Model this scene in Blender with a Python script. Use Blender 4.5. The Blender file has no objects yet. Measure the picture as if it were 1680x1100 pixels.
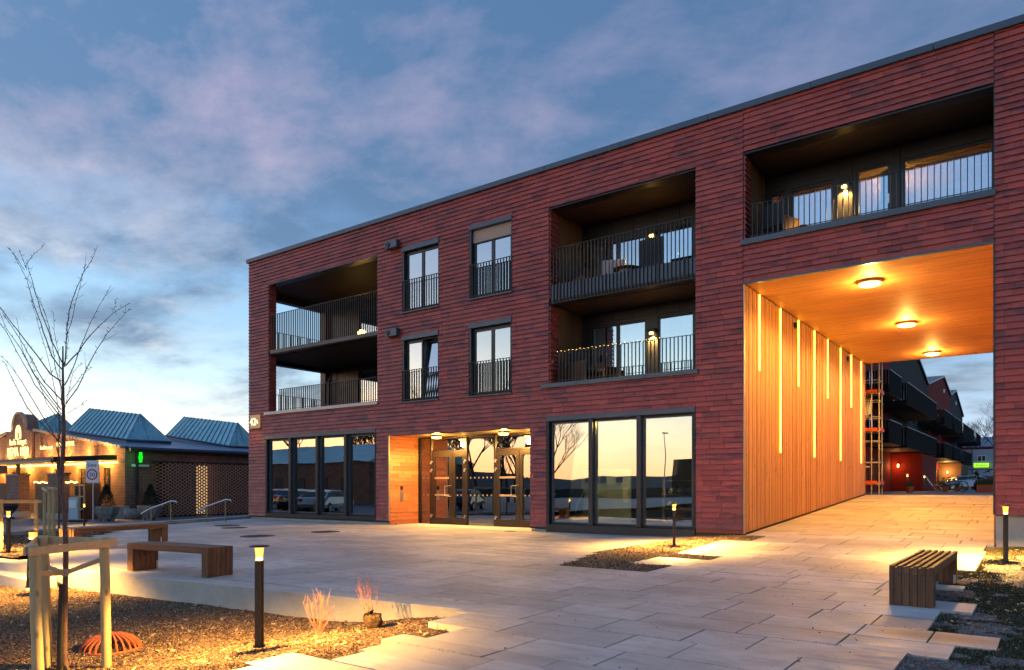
import bpy, math, random
from mathutils import Vector, Matrix, noise
random.seed(7)
R = math.radians
scene = bpy.context.scene
COL = scene.collection
YAW = 0.63685          # the camera looks this far to the left of the facade's normal
EYE = 1.42
FY = 17.2              # plane of the apartment facade

# ------------------------------------------------------------------ camera
cd = bpy.data.cameras.new('camera'); cam = bpy.data.objects.new('camera', cd); COL.objects.link(cam)
cam.location = (0, 0, EYE); cam.rotation_euler = (R(90), 0, YAW)
cd.sensor_width = 36; cd.lens = 1194 / 1680 * 36; cd.shift_y = (799 - 550) / 1680
cd.clip_start = 0.1; cd.clip_end = 6000
scene.camera = cam
scene.view_settings.view_transform = 'Standard'; scene.view_settings.look = 'None'
scene.view_settings.exposure = 1.36; scene.view_settings.gamma = 1.0
scene.view_settings.use_curve_mapping = False
scene.render.engine = 'CYCLES'
cy = scene.cycles
cy.use_denoising = True; cy.max_bounces = 6; cy.diffuse_bounces = 3; cy.glossy_bounces = 4
cy.transparent_max_bounces = 10; cy.transmission_bounces = 4
cy.sample_clamp_indirect = 4.0; cy.caustics_reflective = False; cy.caustics_refractive = False

# ------------------------------------------------------------------ node helper
class NT:
    def __init__(s, tree): s.t = tree; s.n = tree.nodes; s.l = tree.links
    def new(s, typ, **kw):
        n = s.n.new(typ)
        for k, v in kw.items():
            if k == 'inp':
                for a, b in v.items():
                    if isinstance(b, bpy.types.NodeSocket): s.l.new(b, n.inputs[a])
                    else: n.inputs[a].default_value = b
            else: setattr(n, k, v)
        return n
    def math(s, op, a, b=0.0, c=None, clamp=False):
        d = {0: a, 1: b}
        if c is not None: d[2] = c
        return s.new('ShaderNodeMath', operation=op, use_clamp=clamp, inp=d).outputs[0]
    def mix(s, f, a, b, mode='MIX'):
        n = s.n.new('ShaderNodeMix'); n.data_type = 'RGBA'; n.blend_type = mode
        for k, v in ((0, f), (6, a), (7, b)):
            if isinstance(v, bpy.types.NodeSocket): s.l.new(v, n.inputs[k])
            else: n.inputs[k].default_value = v if k == 0 else (tuple(v) + (1,))[:4]
        return n.outputs[2]
    def ramp(s, f, pts, interp='LINEAR'):
        n = s.n.new('ShaderNodeValToRGB'); cr = n.color_ramp; cr.interpolation = interp
        while len(cr.elements) < len(pts): cr.elements.new(0.5)
        for e, (p, c) in zip(cr.elements, pts):
            e.position = p; e.color = (tuple(c) + (1,))[:4] if hasattr(c, '__len__') else (c, c, c, 1)
        s.l.new(f, n.inputs[0]); return n.outputs[0]
    def noise(s, vec, scale, detail=3, rough=.5, dist=0.0):
        return s.new('ShaderNodeTexNoise', inp={'Vector': vec, 'Scale': scale, 'Detail': detail, 'Roughness': rough, 'Distortion': dist}).outputs[0]
    def mapping(s, vec, scale=(1, 1, 1), rot=(0, 0, 0), loc=(0, 0, 0)):
        return s.new('ShaderNodeMapping', inp={'Vector': vec, 'Scale': scale, 'Rotation': rot, 'Location': loc}).outputs[0]

# ------------------------------------------------------------------ dusk sky
SUN_AZ = (-0.75, -0.66)         # the sun has just gone down beyond the left edge of the photograph
world = bpy.data.worlds.new('World'); scene.world = world; world.use_nodes = True
w = NT(world.node_tree)
for n in list(w.n): w.n.remove(n)
tc = w.new('ShaderNodeTexCoord').outputs['Generated']
sep = w.new('ShaderNodeSeparateXYZ', inp={0: tc}).outputs
hl = w.math('SQRT', w.math('ADD', w.math('MULTIPLY', sep[0], sep[0]), w.math('MULTIPLY', sep[1], sep[1])))
hl = w.math('MAXIMUM', hl, .001)
el = w.math('DIVIDE', w.math('ARCTAN2', sep[2], hl), math.pi / 2)          # 0 horizon .. 1 zenith
el = w.math('MAXIMUM', el, 0.0)
dz = w.math('DIVIDE', w.math('ADD', w.math('MULTIPLY', sep[0], SUN_AZ[0]), w.math('MULTIPLY', sep[1], SUN_AZ[1])), hl)
glow = w.math('POWER', w.math('MULTIPLY_ADD', dz, .5, .5, clamp=True), 1.5)
west = w.ramp(el, [(0, (1.25, .60, .27)), (.018, (1.15, .66, .36)), (.036, (.98, .75, .50)), (.058, (.76, .74, .60)), (.085, (.50, .63, .64)), (.13, (.26, .42, .54)), (.2, (.13, .26, .44)), (.34, (.085, .21, .42)), (1, (.07, .17, .38))])
east = w.ramp(el, [(0, (.20, .30, .42)), (.05, (.13, .26, .42)), (.13, (.065, .17, .34)), (.3, (.035, .10, .25)), (1, (.07, .17, .38))])
clear = w.mix(glow, east, west)
# clouds: a flat deck seen in perspective, so that they stretch into bands towards the horizon
dv = w.math('ADD', w.math('MAXIMUM', sep[2], 0.0), .16)
cx = w.math('DIVIDE', sep[0], dv); cyy = w.math('DIVIDE', sep[1], dv)
pv = w.new('ShaderNodeCombineXYZ', inp={0: cx, 1: cyy, 2: 0.0}).outputs[0]
pm = w.mapping(pv, scale=(.72, 1.0, 1), rot=(0, 0, R(58)), loc=(3.1, 1.7, 0))
n1 = w.noise(pm, .95, 9, .56, .15)
n2 = w.noise(w.mapping(pv, scale=(1.05, 1.3, 1), rot=(0, 0, R(60)), loc=(5.2, 9.4, 2)), 1.35, 10, .60, .2)
n3 = w.noise(pm, 3.1, 7, .62, .2)
elw = w.math('MULTIPLY_ADD', w.math('SUBTRACT', n3, .5), .07, el)
bias = w.ramp(elw, [(0, .34), (.04, .40), (.075, .53), (.105, .47), (.15, .52), (.18, .68), (.215, .62), (.25, .68), (.34, .70), (.5, .62), (1, .55)])
cover = w.ramp(w.math('ADD', w.math('SUBTRACT', n1, .5), bias), [(.43, 0), (.62, 1)], 'EASE')
thick = w.ramp(w.math('ADD', n2, w.math('MULTIPLY', w.math('SUBTRACT', n3, .5), .55)), [(.46, 0), (.74, 1)])
cdark = w.mix(glow, (.018, .052, .125), (.040, .098, .20))
pink = w.mix(glow, (.10, .105, .20), (.40, .29, .35))
hi = w.ramp(el, [(.13, 0), (.26, 1)])
lit = w.mix(hi, w.mix(glow, (.18, .27, .38), (.78, .80, .80)), pink)
cloud = w.mix(w.math('MULTIPLY', thick, w.ramp(el, [(.04, .6), (.15, .8), (.2, .5), (.27, .85)])), cdark, lit)
opp = w.ramp(w.math('MULTIPLY_ADD', sep[1], -1.0, 0.0), [(.0, 1), (.4, .15)])   # the far side of the sky is clearer
skyc = w.mix(w.math('MULTIPLY', cover, w.math('MULTIPLY', opp, .92)), clear, cloud)
nish = w.new('ShaderNodeTexSky', sky_type='NISHITA', sun_disc=False, sun_elevation=R(1.5), sun_rotation=math.atan2(SUN_AZ[0], SUN_AZ[1]), altitude=50, air_density=1.2, dust_density=1.5)
bg1 = w.new('ShaderNodeBackground', inp={'Color': skyc, 'Strength': .85})
bg2 = w.new('ShaderNodeBackground', inp={'Color': nish.outputs[0], 'Strength': .05})
add = w.new('ShaderNodeAddShader', inp={0: bg1.outputs[0], 1: bg2.outputs[0]})
wo = w.new('ShaderNodeOutputWorld'); w.l.new(add.outputs[0], wo.inputs[0])

def lamp(name, typ, loc, energy, color, parent=None, **kw):
    ld = bpy.data.lights.new(name, typ); ld.energy = energy; ld.color = color
    for k, v in kw.items(): setattr(ld, k, v)
    o = bpy.data.objects.new(name, ld); COL.objects.link(o); o.location = loc
    if parent: o.parent = parent
    return o
# the sun itself is below the horizon: the light is the sky's and the lamps'
WARM = (1.0, .49, .10)
WARM2 = (1.0, .56, .14)

# ------------------------------------------------------------------ materials
MATS = {}
def mat(name, color=(.5, .5, .5), rough=.6, metal=0.0, spec=.5, build=None):
    m = bpy.data.materials.new(name); m.use_nodes = True
    t = NT(m.node_tree); p = t.n['Principled BSDF']
    p.inputs['Base Color'].default_value = tuple(color) + (1,)
    p.inputs['Roughness'].default_value = rough; p.inputs['Metallic'].default_value = metal
    p.inputs['Specular IOR Level'].default_value = spec
    if build: build(t, p)
    MATS[name] = m; return m
def objco(t): return t.new('ShaderNodeTexCoord').outputs['Object']
def posco(t): return t.new('ShaderNodeNewGeometry').outputs['Position']
def bump(t, p, h, dist=.004, strength=.6):
    b = t.new('ShaderNodeBump', inp={'Height': h, 'Distance': dist, 'Strength': strength}); t.l.new(b.outputs[0], p.inputs['Normal'])
def setc(t, p, c): t.l.new(c, p.inputs['Base Color'])
def attr(t, name='tone'): return t.new('ShaderNodeAttribute', attribute_name=name, attribute_type='GEOMETRY').outputs['Fac']

def b_tile(t, p):
    a = attr(t); pos = posco(t)
    base = t.ramp(a, [(0, (.27, .046, .034)), (.25, (.37, .066, .046)), (.6, (.45, .086, .057)), (.85, (.38, .078, .054)), (1, (.31, .064, .05))])
    n = t.noise(t.mapping(pos, (1.3, 1.3, 5.5)), 2.3, 4, .6)
    a2 = t.math('FRACT', t.math('MULTIPLY', a, 37.7))
    dark = t.math('MULTIPLY', t.ramp(n, [(.42, 0), (.58, 1)]), t.ramp(a2, [(.5, .12), (.92, 1)]))
    sm = t.noise(t.mapping(pos, (6, 6, 22)), 2.6, 3, .6)
    c = t.mix(t.math('MULTIPLY', dark, .72), base, (.07, .032, .038))
    c = t.mix(t.ramp(sm, [(.35, .0), (.8, .3)]), c, (.16, .032, .03))
    st = t.noise(t.mapping(pos, (2.2, 2.2, .22)), 1.3, 4, .6)
    c = t.mix(t.ramp(st, [(.52, 0), (.75, .35)]), c, (.12, .045, .045))
    setc(t, p, c)
    t.l.new(t.ramp(sm, [(.3, .38), (.7, .62)]), p.inputs['Roughness'])
    bump(t, p, sm, .002, .5)
mat('tile_red', rough=.5, build=b_tile)
def wood(name, c1, c2, axis=2, rough=.62, freq=9, knots=True, grain=14, useattr=True):
    def b(t, p):
        pos = objco(t) if axis < 3 else posco(t)
        ax = axis % 3
        sc = [grain, grain, grain]; sc[ax] = .9
        n = t.noise(t.mapping(pos, sc), 1.6, 5, .62, .7)
        c = t.mix(t.ramp(n, [(.28, 0), (.72, 1)]), c1, c2)
        if useattr: c = t.mix(t.math('MULTIPLY', attr(t), .55), c, [x * .45 for x in c1])
        if knots:
            sk = [freq, freq, freq]; sk[ax] = freq * .45
            v = t.new('ShaderNodeTexVoronoi', inp={'Vector': t.mapping(pos, sk), 'Scale': 1.0}).outputs['Distance']
            c = t.mix(t.ramp(v, [(.06, .8), (.17, 0)]), c, [x * .3 for x in c1])
        setc(t, p, c); bump(t, p, n, .002, .5)
    return mat(name, rough=rough, build=b)
wood('timber_cladding', (.38, .165, .058), (.62, .335, .14), axis=5, freq=7)
wood('timber_soffit', (.46, .205, .072), (.64, .345, .145), axis=3)
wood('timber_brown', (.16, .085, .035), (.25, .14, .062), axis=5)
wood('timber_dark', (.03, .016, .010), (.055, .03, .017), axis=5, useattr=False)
wood('bench_wood', (.115, .045, .019), (.27, .12, .048), axis=2, freq=11)
wood('bench_wood_y', (.115, .045, .019), (.27, .12, .048), axis=1, freq=11)
wood('bench_wood_x', (.17, .068, .026), (.36, .165, .066), axis=0, freq=11)
wood('stake_wood', (.36, .27, .12), (.52, .41, .20), axis=2, freq=8, grain=18)
wood('rail_wood', (.42, .31, .16), (.58, .45, .25), axis=0, freq=8, grain=18)
wood('fence_wood', (.07, .03, .015), (.14, .06, .03), axis=5)
def b_conc(c1, c2, sc=1.0):
    def b(t, p):
        pos = posco(t)
        n = t.noise(pos, 2.2 * sc, 6, .65); f = t.noise(pos, 60 * sc, 3, .6)
        c = t.mix(t.ramp(n, [(.3, 0), (.7, 1)]), c1, c2)
        c = t.mix(t.ramp(f, [(.35, .28), (.6, 0)]), c, [x * .55 for x in c1])
        setc(t, p, c); bump(t, p, f, .003, .4)
    return b
mat('concrete', rough=.8, build=b_conc((.36, .345, .30), (.50, .475, .42)))
mat('concrete_pale', rough=.8, build=b_conc((.46, .45, .42), (.58, .56, .53)))
mat('kerb_concrete', rough=.8, build=b_conc((.25, .25, .26), (.36, .36, .37)))
def b_slab(t, p):
    pos = posco(t); a = attr(t)
    c = t.ramp(a, [(0, (.38, .355, .325)), (.35, (.47, .44, .405)), (.8, (.53, .50, .46)), (1, (.60, .565, .52))])
    n = t.noise(pos, .55, 5, .6, .4); f = t.noise(pos, 85, 3, .6); m = t.noise(t.mapping(pos, (1, 2.6, 1)), 3.0, 5, .65)
    c = t.mix(t.ramp(n, [(.40, .6), (.60, 0)]), c, (.27, .245, .225))
    c = t.mix(t.ramp(m, [(.50, 0), (.72, .5)]), c, (.30, .235, .185))
    c = t.mix(t.ramp(f, [(.30, .4), (.5, 0)]), c, (.14, .135, .13))
    v = t.new('ShaderNodeTexVoronoi', inp={'Vector': pos, 'Scale': 3.1}).outputs['Distance']
    c = t.mix(t.ramp(v, [(.018, .85), (.04, 0)]), c, (.04, .04, .035))
    # rust-coloured stain left beside the verge, and a dark one farther out
    for (sx, sy, rx, ry, colr, k_) in ((-.85, 7.75, .75, .34, (.30, .13, .07), .75), (-1.6, 7.3, .5, .3, (.33, .22, .15), .5), (-3.0, 6.9, .5, .25, (.22, .17, .13), .5), (-4.2, 9.0, .8, .4, (.25, .2, .17), .45)):
        q = t.new('ShaderNodeVectorMath', operation='SUBTRACT', inp={0: pos, 1: (sx, sy, 0)}).outputs[0]
        q = t.new('ShaderNodeVectorMath', operation='MULTIPLY', inp={0: q, 1: (1 / rx, 1 / ry, 0)}).outputs[0]
        ln = t.new('ShaderNodeVectorMath', operation='LENGTH', inp={0: q}).outputs['Value']
        ln = t.math('ADD', ln, t.math('MULTIPLY', t.math('SUBTRACT', m, .5), 1.6))
        c = t.mix(t.ramp(ln, [(.35, k_), (1.0, 0)]), c, colr)
    setc(t, p, c); t.l.new(t.ramp(m, [(.3, .52), (.7, .78)]), p.inputs['Roughness'])
    bump(t, p, f, .0015, .35)
mat('paving', rough=.6, build=b_slab)
def b_asph(t, p):
    pos = posco(t); f = t.noise(pos, 45, 3, .7); n = t.noise(pos, .5, 4, .6)
    c = t.mix(t.ramp(n, [(.35, 0), (.65, 1)]), (.075, .08, .095), (.12, .125, .14))
    c = t.mix(t.ramp(f, [(.4, .5), (.6, 0)]), c, (.03, .03, .035)); setc(t, p, c); bump(t, p, f, .004, .5)
mat('asphalt', rough=.62, build=b_asph)
def b_mulch(t, p):
    pos = posco(t); f = t.noise(t.mapping(pos, (1, 1, 1)), 34, 5, .75, 1.2); n = t.noise(pos, 1.7, 4, .6)
    c = t.ramp(f, [(.25, (.012, .008, .006)), (.45, (.10, .062, .038)), (.6, (.20, .13, .08)), (.78, (.36, .28, .20))])
    c = t.mix(t.ramp(n, [(.5, 0), (.72, .5)]), c, (.045, .04, .022)); setc(t, p, c); bump(t, p, f, .03, 1)
mat('mulch', rough=.95, spec=.1, build=b_mulch)
mat('chip_light', (.34, .26, .175), .9, spec=.2)
mat('chip_mid', (.20, .125, .075), .95, spec=.1)
mat('chip_dark', (.035, .022, .016), .95, spec=.1)
mat('chip_grey', (.24, .25, .25), .8, spec=.2)
mat('chip_slate', (.10, .11, .115), .8, spec=.2)
def b_gravel(t, p):
    pos = posco(t)
    v = t.new('ShaderNodeTexVoronoi', inp={'Vector': pos, 'Scale': 42.0}); f = v.outputs['Distance']
    c = t.mix(t.ramp(f, [(.2, 0), (.75, 1)]), t.mix(.75, v.outputs['Color'], (.16, .17, .17), 'MIX'), (.015, .015, .015))
    n = t.noise(pos, 2.1, 4, .6)
    c = t.mix(t.ramp(n, [(.45, 0), (.6, .75)]), c, (.04, .035, .018))
    setc(t, p, c); bump(t, p, f, .02, 1)
mat('gravel', rough=.9, build=b_gravel)
mat('sand_joint', (.05, .045, .04), .95)
mat('soil', (.06, .045, .03), .95)
def b_grass(t, p):
    c = t.ramp(attr(t), [(0, (.028, .027, .008)), (.6, (.055, .052, .016)), (1, (.17, .125, .06))]); setc(t, p, c)
mat('grass', rough=.8, spec=.2, build=b_grass)
def b_bark(t, p):
    pos = objco(t); n = t.noise(t.mapping(pos, (22, 22, 7)), 2, 5, .7)
    setc(t, p, t.mix(t.ramp(n, [(.3, 0), (.7, 1)]), (.045, .022, .018), (.17, .095, .078))); bump(t, p, n, .004, .7)
mat('bark', rough=.75, build=b_bark)
mat('twig', (.055, .028, .022), .7)
mat('bark_far', (.035, .028, .022), .8)
mat('shrub_twig', (.42, .17, .11), .6)
mat('tree_guard', (.012, .012, .013), .45)
mat('strap', (.42, .33, .2), .8)
def b_frame(t, p):
    n = t.noise(posco(t), 3, 3, .6); t.l.new(t.ramp(n, [(.3, .3), (.7, .42)]), p.inputs['Roughness'])
mat('frame_dark', (.035, .036, .04), .38, .3, build=b_frame)
mat('frame_black', (.012, .012, .014), .5)
mat('frame_bronze', (.024, .019, .017), .42, .3, build=b_frame)
mat('metal_grey', (.065, .085, .11), .38, .4, build=b_frame)
mat('rail_steel', (.035, .036, .038), .38, .5)
mat('sill_pale', (.42, .40, .38), .42, .4)
mat('panel_dark', (.028, .026, .025), .45, .2, build=b_frame)
mat('steel', (.55, .55, .54), .3, .9)
mat('brass_trim', (.45, .33, .2), .4, .6)
mat('curtain', (.50, .50, .49), .9)
mat('blind', (.42, .31, .24), .8)
mat('interior', (.10, .10, .10), .9)
mat('interior_floor', (.22, .2, .18), .6)
mat('board_blue', (.46, .56, .58), .6)
def b_stone(t, p):
    pos = posco(t); n = t.noise(pos, 5, 6, .7); f = t.noise(pos, 50, 3, .7)
    setc(t, p, t.mix(t.ramp(n, [(.3, 0), (.7, 1)]), (.17, .16, .14), (.37, .35, .31))); bump(t, p, f, .01, .7)
mat('stone', rough=.85, build=b_stone)
def b_plate(t, p):
    n = t.noise(posco(t), 16, 5, .7)
    setc(t, p, t.mix(t.ramp(n, [(.3, 0), (.7, 1)]), (.30, .28, .23), (.50, .47, .40)))
mat('leaning_stone', rough=.6, build=b_plate)
def b_rust(t, p):
    n = t.noise(posco(t), 25, 5, .7)
    setc(t, p, t.mix(t.ramp(n, [(.3, 0), (.7, 1)]), (.26, .06, .022), (.46, .125, .045))); bump(t, p, n, .003, .6)
mat('rust', rough=.85, build=b_rust)
mat('iron_cover', (.075, .052, .042), .6, .5)
mat('white_paint', (.78, .78, .78), .5)
mat('black_paint', (.012, .012, .012), .5)
mat('red_paint', (.55, .02, .02), .5)
mat('plastic_dark', (.05, .055, .065), .4)
mat('fabric_dark', (.04, .04, .045), .9)
mat('fabric_light', (.45, .45, .45), .9)
mat('galvanised', (.42, .45, .47), .4, .7)
mat('olive_steel', (.20, .20, .10), .45, .3)
mat('scaffold', (.58, .50, .36), .4, .5)
mat('orange_paint', (.75, .11, .02), .55)
mat('tarp', (.42, .45, .5), .4)
mat('yellow_tarp', (.55, .42, .06), .6)
mat('rubber', (.015, .015, .015), .7)
mat('conifer', (.018, .035, .012), .9)
mat('evergreen', (.03, .055, .014), .8)
def b_brick(t, p):
    pos = posco(t); s3 = t.new('ShaderNodeSeparateXYZ', inp={0: pos}).outputs
    hx = t.math('ADD', s3[0], s3[1]); uv = t.new('ShaderNodeCombineXYZ', inp={0: hx, 1: s3[2], 2: 0.0}).outputs[0]
    br = t.new('ShaderNodeTexBrick', inp={'Vector': uv, 'Color1': (.30, .115, .062, 1), 'Color2': (.16, .068, .044, 1), 'Mortar': (.34, .29, .23, 1),
        'Scale': 1.0, 'Mortar Size': .008, 'Brick Width': .24, 'Row Height': .077, 'Bias': -.1})
    n = t.noise(pos, 1.4, 5, .65)
    c = t.mix(t.ramp(n, [(.35, .35), (.6, 0)]), br.outputs['Color'], (.06, .035, .028)); setc(t, p, c)
    bump(t, p, br.outputs['Fac'], -.006, .6)
mat('old_brick', rough=.85, build=b_brick)
mat('lattice_brick', (.42, .21, .13), .85)
mat('brick_pale', (.42, .34, .26), .8)
def b_roof(t, p):
    n = t.noise(posco(t), 1.1, 4, .6)
    st = t.noise(t.mapping(posco(t), (3, 3, .5)), 2.0, 5, .65)
    c = t.mix(t.ramp(n, [(.3, 0), (.7, 1)]), (.20, .40, .44), (.34, .56, .58)); setc(t, p, t.mix(t.ramp(st, [(.45, 0), (.7, .5)]), c, (.12, .24, .27))); t.l.new(t.ramp(st, [(.3, .26), (.7, .5)]), p.inputs['Roughness'])
mat('teal_roof', rough=.32, metal=.55, build=b_roof)
mat('roof_membrane', (.10, .16, .24), .4, .3)
mat('house_red', (.20, .018, .010), .8, spec=.15)
mat('house_grey', (.055, .05, .045), .85, spec=.15)
mat('house_black', (.0085, .0085, .009), .85, spec=.1)
mat('house_brown', (.12, .05, .025), .7)
mat('barrack', (.36, .42, .48), .6)
mat('blue_sign', (.02, .06, .30), .5)
def emis(name, color, strength, transp=0.0):
    m = bpy.data.materials.new(name); m.use_nodes = True; t = NT(m.node_tree)
    for n in list(t.n): t.n.remove(n)
    e = t.new('ShaderNodeEmission', inp={'Color': tuple(color) + (1,), 'Strength': strength}); out = t.new('ShaderNodeOutputMaterial')
    if transp:
        tr = t.new('ShaderNodeBsdfTransparent', inp={'Color': (1, .92, .8, 1)})
        mx = t.new('ShaderNodeMixShader', inp={0: transp, 1: e.outputs[0], 2: tr.outputs[0]}); t.l.new(mx.outputs[0], out.inputs[0])
    else: t.l.new(e.outputs[0], out.inputs[0])
    MATS[name] = m; return m
emis('glow_strip', (1, .42, .03), 11)
emis('glow_disc', (1, .52, .09), 9)
emis('glow_lens', (1, .50, .08), 1.8, .72)
emis('glow_small', (1, .55, .11), 9)
emis('glow_green', (.005, .9, .01), 1.0)
emis('glow_plate', (1, .60, .34), .17)
emis('glow_screen', (1, .60, .26), .42)
emis('glow_sign', (1, .70, .26), .95)
emis('glow_shop', (1, .70, .25), .75)
emis('glow_lime', (.32, .75, .04), .7)
emis('screen_pale', (1, .78, .45), .9)
def glass(name, tint, base, spec_tint=(1, 1, 1), rough=0.004):
    m = bpy.data.materials.new(name); m.use_nodes = True; t = NT(m.node_tree)
    for n in list(t.n): t.n.remove(n)
    fr = t.new('ShaderNodeFresnel', inp={'IOR': 1.9}).outputs[0]
    f = t.math('MULTIPLY_ADD', fr, .75, base, clamp=True)
    wob = t.noise(posco(t), .55, 1, .4)
    bp = t.new('ShaderNodeBump', inp={'Height': wob, 'Distance': .012, 'Strength': .35})
    g = t.new('ShaderNodeBsdfGlossy', inp={'Color': tuple(spec_tint) + (1,), 'Roughness': rough, 'Normal': bp.outputs[0]})
    tr = t.new('ShaderNodeBsdfTransparent', inp={'Color': tuple(tint) + (1,)})
    mx = t.new('ShaderNodeMixShader', inp={0: f, 1: tr.outputs[0], 2: g.outputs[0]})
    out = t.new('ShaderNodeOutputMaterial'); t.l.new(mx.outputs[0], out.inputs[0]); MATS[name] = m
glass('window_glass', (.74, .82, .82), .34, (.92, .98, 1.0))
glass('upper_glass', (.75, .80, .82), .47, (.80, .92, 1.0))

# ------------------------------------------------------------------ mesh builder
class MB:
    def __init__(s): s.v = []; s.f = []; s.tone = []; s.smooth = []
    def add(s, vs, fs, tone=0.0, smooth=False):
        n = len(s.v); s.v += [tuple(v) for v in vs]
        for f in fs: s.f.append(tuple(i + n for i in f)); s.tone.append(tone); s.smooth.append(smooth)
        return s
    def box(s, x0, x1, y0, y1, z0, z1, tone=0.0):
        return s.add([(x0, y0, z0), (x1, y0, z0), (x1, y1, z0), (x0, y1, z0), (x0, y0, z1), (x1, y0, z1), (x1, y1, z1), (x0, y1, z1)],
                     [(0, 3, 2, 1), (4, 5, 6, 7), (0, 1, 5, 4), (1, 2, 6, 5), (2, 3, 7, 6), (3, 0, 4, 7)], tone)
    def obox(s, c, half, M, tone=0.0):
        vs = [Vector(c) + M @ Vector((a * half[0], b * half[1], d * half[2])) for d in (-1, 1) for a, b in ((-1, -1), (1, -1), (1, 1), (-1, 1))]
        return s.add(vs, [(0, 3, 2, 1), (4, 5, 6, 7), (0, 1, 5, 4), (1, 2, 6, 5), (2, 3, 7, 6), (3, 0, 4, 7)], tone)
    def prism(s, poly, z0, z1, tone=0.0):
        n = len(poly); f0 = z0 if callable(z0) else (lambda x, y: z0); f1 = z1 if callable(z1) else (lambda x, y: z1)
        vs = [(x, y, f0(x, y)) for x, y in poly] + [(x, y, f1(x, y)) for x, y in poly]
        return s.add(vs, [tuple(range(n))[::-1], tuple(range(n, 2 * n))] + [(i, (i + 1) % n, n + (i + 1) % n, n + i) for i in range(n)], tone)
    def extrude(s, poly3, d, tone=0.0):
        n = len(poly3); d = Vector(d); vs = [Vector(p) for p in poly3]; vs += [p + d for p in vs]
        return s.add(vs, [tuple(range(n))[::-1], tuple(range(n, 2 * n))] + [(i, (i + 1) % n, n + (i + 1) % n, n + i) for i in range(n)], tone)
    def beam(s, a, b, wd, ht, tone=0.0):
        a = Vector(a); b = Vector(b); d = (b - a); L = d.length; d.normalize()
        up = Vector((0, 0, 1)) if abs(d.z) < .95 else Vector((1, 0, 0))
        x = d.cross(up).normalized(); u = x.cross(d)
        M = Matrix((x, d, u)).transposed()
        return s.obox((a + b) / 2, (wd / 2, L / 2, ht / 2), M, tone)
    def tube(s, pts, rad, n=8, cap=True, tone=0.0):
        pts = [Vector(p) for p in pts]; k = len(pts)
        if not hasattr(rad, '__len__'): rad = [rad] * k
        rings = []; ref = None
        for i, p in enumerate(pts):
            d = (pts[min(i + 1, k - 1)] - pts[max(i - 1, 0)]).normalized()
            if ref is None: ref = Vector((0, 0, 1)) if abs(d.z) < .9 else Vector((1, 0, 0))
            x = (ref - d * ref.dot(d)).normalized(); y = d.cross(x); ref = x
            rings.append([p + (x * math.cos(2 * math.pi * j / n) + y * math.sin(2 * math.pi * j / n)) * rad[i] for j in range(n)])
        vs = [v for r_ in rings for v in r_]; fs = []
        for i in range(k - 1):
            for j in range(n): a = i * n + j; b = i * n + (j + 1) % n; fs.append((a, b, b + n, a + n))
        s.add(vs, fs, tone, True)
        if cap: s.add(rings[0], [tuple(range(n))[::-1]], tone); s.add(rings[-1], [tuple(range(n))], tone)
        return s
    def lathe(s, prof, c=(0, 0, 0), n=24, tone=0.0, smooth=True):
        vs = []; fs = []
        for r_, z in prof:
            for j in range(n): vs.append((c[0] + r_ * math.cos(2 * math.pi * j / n), c[1] + r_ * math.sin(2 * math.pi * j / n), c[2] + z))
        for i in range(len(prof) - 1):
            for j in range(n): a = i * n + j; b = i * n + (j + 1) % n; fs.append((a, b, b + n, a + n))
        s.add(vs, fs, tone, smooth)
        s.add(vs[:n], [tuple(range(n))[::-1]], tone); s.add(vs[-n:], [tuple(range(n))], tone)
        return s
    def mesh(s, name, m, off=(0, 0, 0)):
        me = bpy.data.meshes.new(name); ox, oy, oz = off
        me.from_pydata([(x - ox, y - oy, z - oz) for x, y, z in s.v], [], s.f)
        if any(s.tone): a = me.attributes.new('tone', 'FLOAT', 'FACE'); a.data.foreach_set('value', s.tone)
        if any(s.smooth): me.polygons.foreach_set('use_smooth', s.smooth)
        me.materials.append(MATS[m] if isinstance(m, str) else m)
        me.update(); return me
    def build(s, name, m, parent=None, off=None, **props):
        if off is None:
            off = (0, 0, 0); q = parent
            while q is not None: off = tuple(a + b for a, b in zip(off, q.location)); q = q.parent
        o = bpy.data.objects.new(name, s.mesh(name, m, off)); COL.objects.link(o)
        if parent is not None: o.parent = parent
        for k, v in props.items(): o[k] = v
        return o
def center_build(mb, name, m, parent=None, **props):
    """builds with the object's origin in the middle of its base"""
    xs = [v[0] for v in mb.v]; ys = [v[1] for v in mb.v]; z = min(v[2] for v in mb.v)
    c = Vector(((min(xs) + max(xs)) / 2, (min(ys) + max(ys)) / 2, z))
    o = bpy.data.objects.new(name, mb.mesh(name, m, c)); COL.objects.link(o)
    q = parent; off = Vector((0, 0, 0))
    while q is not None: off += Vector(q.location); q = q.parent
    o.location = c - off
    if parent is not None: o.parent = parent
    for k, v in props.items(): o[k] = v
    return o
def bevel(o, wd=.004, seg=1):
    b = o.modifiers.new('edge', 'BEVEL'); b.width = wd; b.segments = seg; b.limit_method = 'ANGLE'; return o
def thing(name, label, cat, loc=(0, 0, 0), rz=0.0, group=None):
    o = bpy.data.objects.new(name, None); COL.objects.link(o); o.location = loc; o.rotation_euler = (0, 0, rz)
    o.empty_display_size = .2; o['label'] = label; o['category'] = cat
    if group: o['group'] = group
    return o
def tag(o, label, cat, group=None):
    o['label'] = label; o['category'] = cat
    if group: o['group'] = group
    return o
def children(o): return [c for c in CH.get(o.name, [])]
def copy_tree(o, parent=None):
    c = o.copy(); COL.objects.link(c)
    if parent is not None: c.parent = parent
    for ch in [x for x in bpy.data.objects if x.parent == o]: copy_tree(ch, c)
    return c
def place(proto, used, loc, rz, label, group=None):
    o = proto if not used else copy_tree(proto)
    o.location = loc; o.rotation_euler = (0, 0, rz); o['label'] = label
    if group: o['group'] = group
    return o
FONT = None
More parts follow.
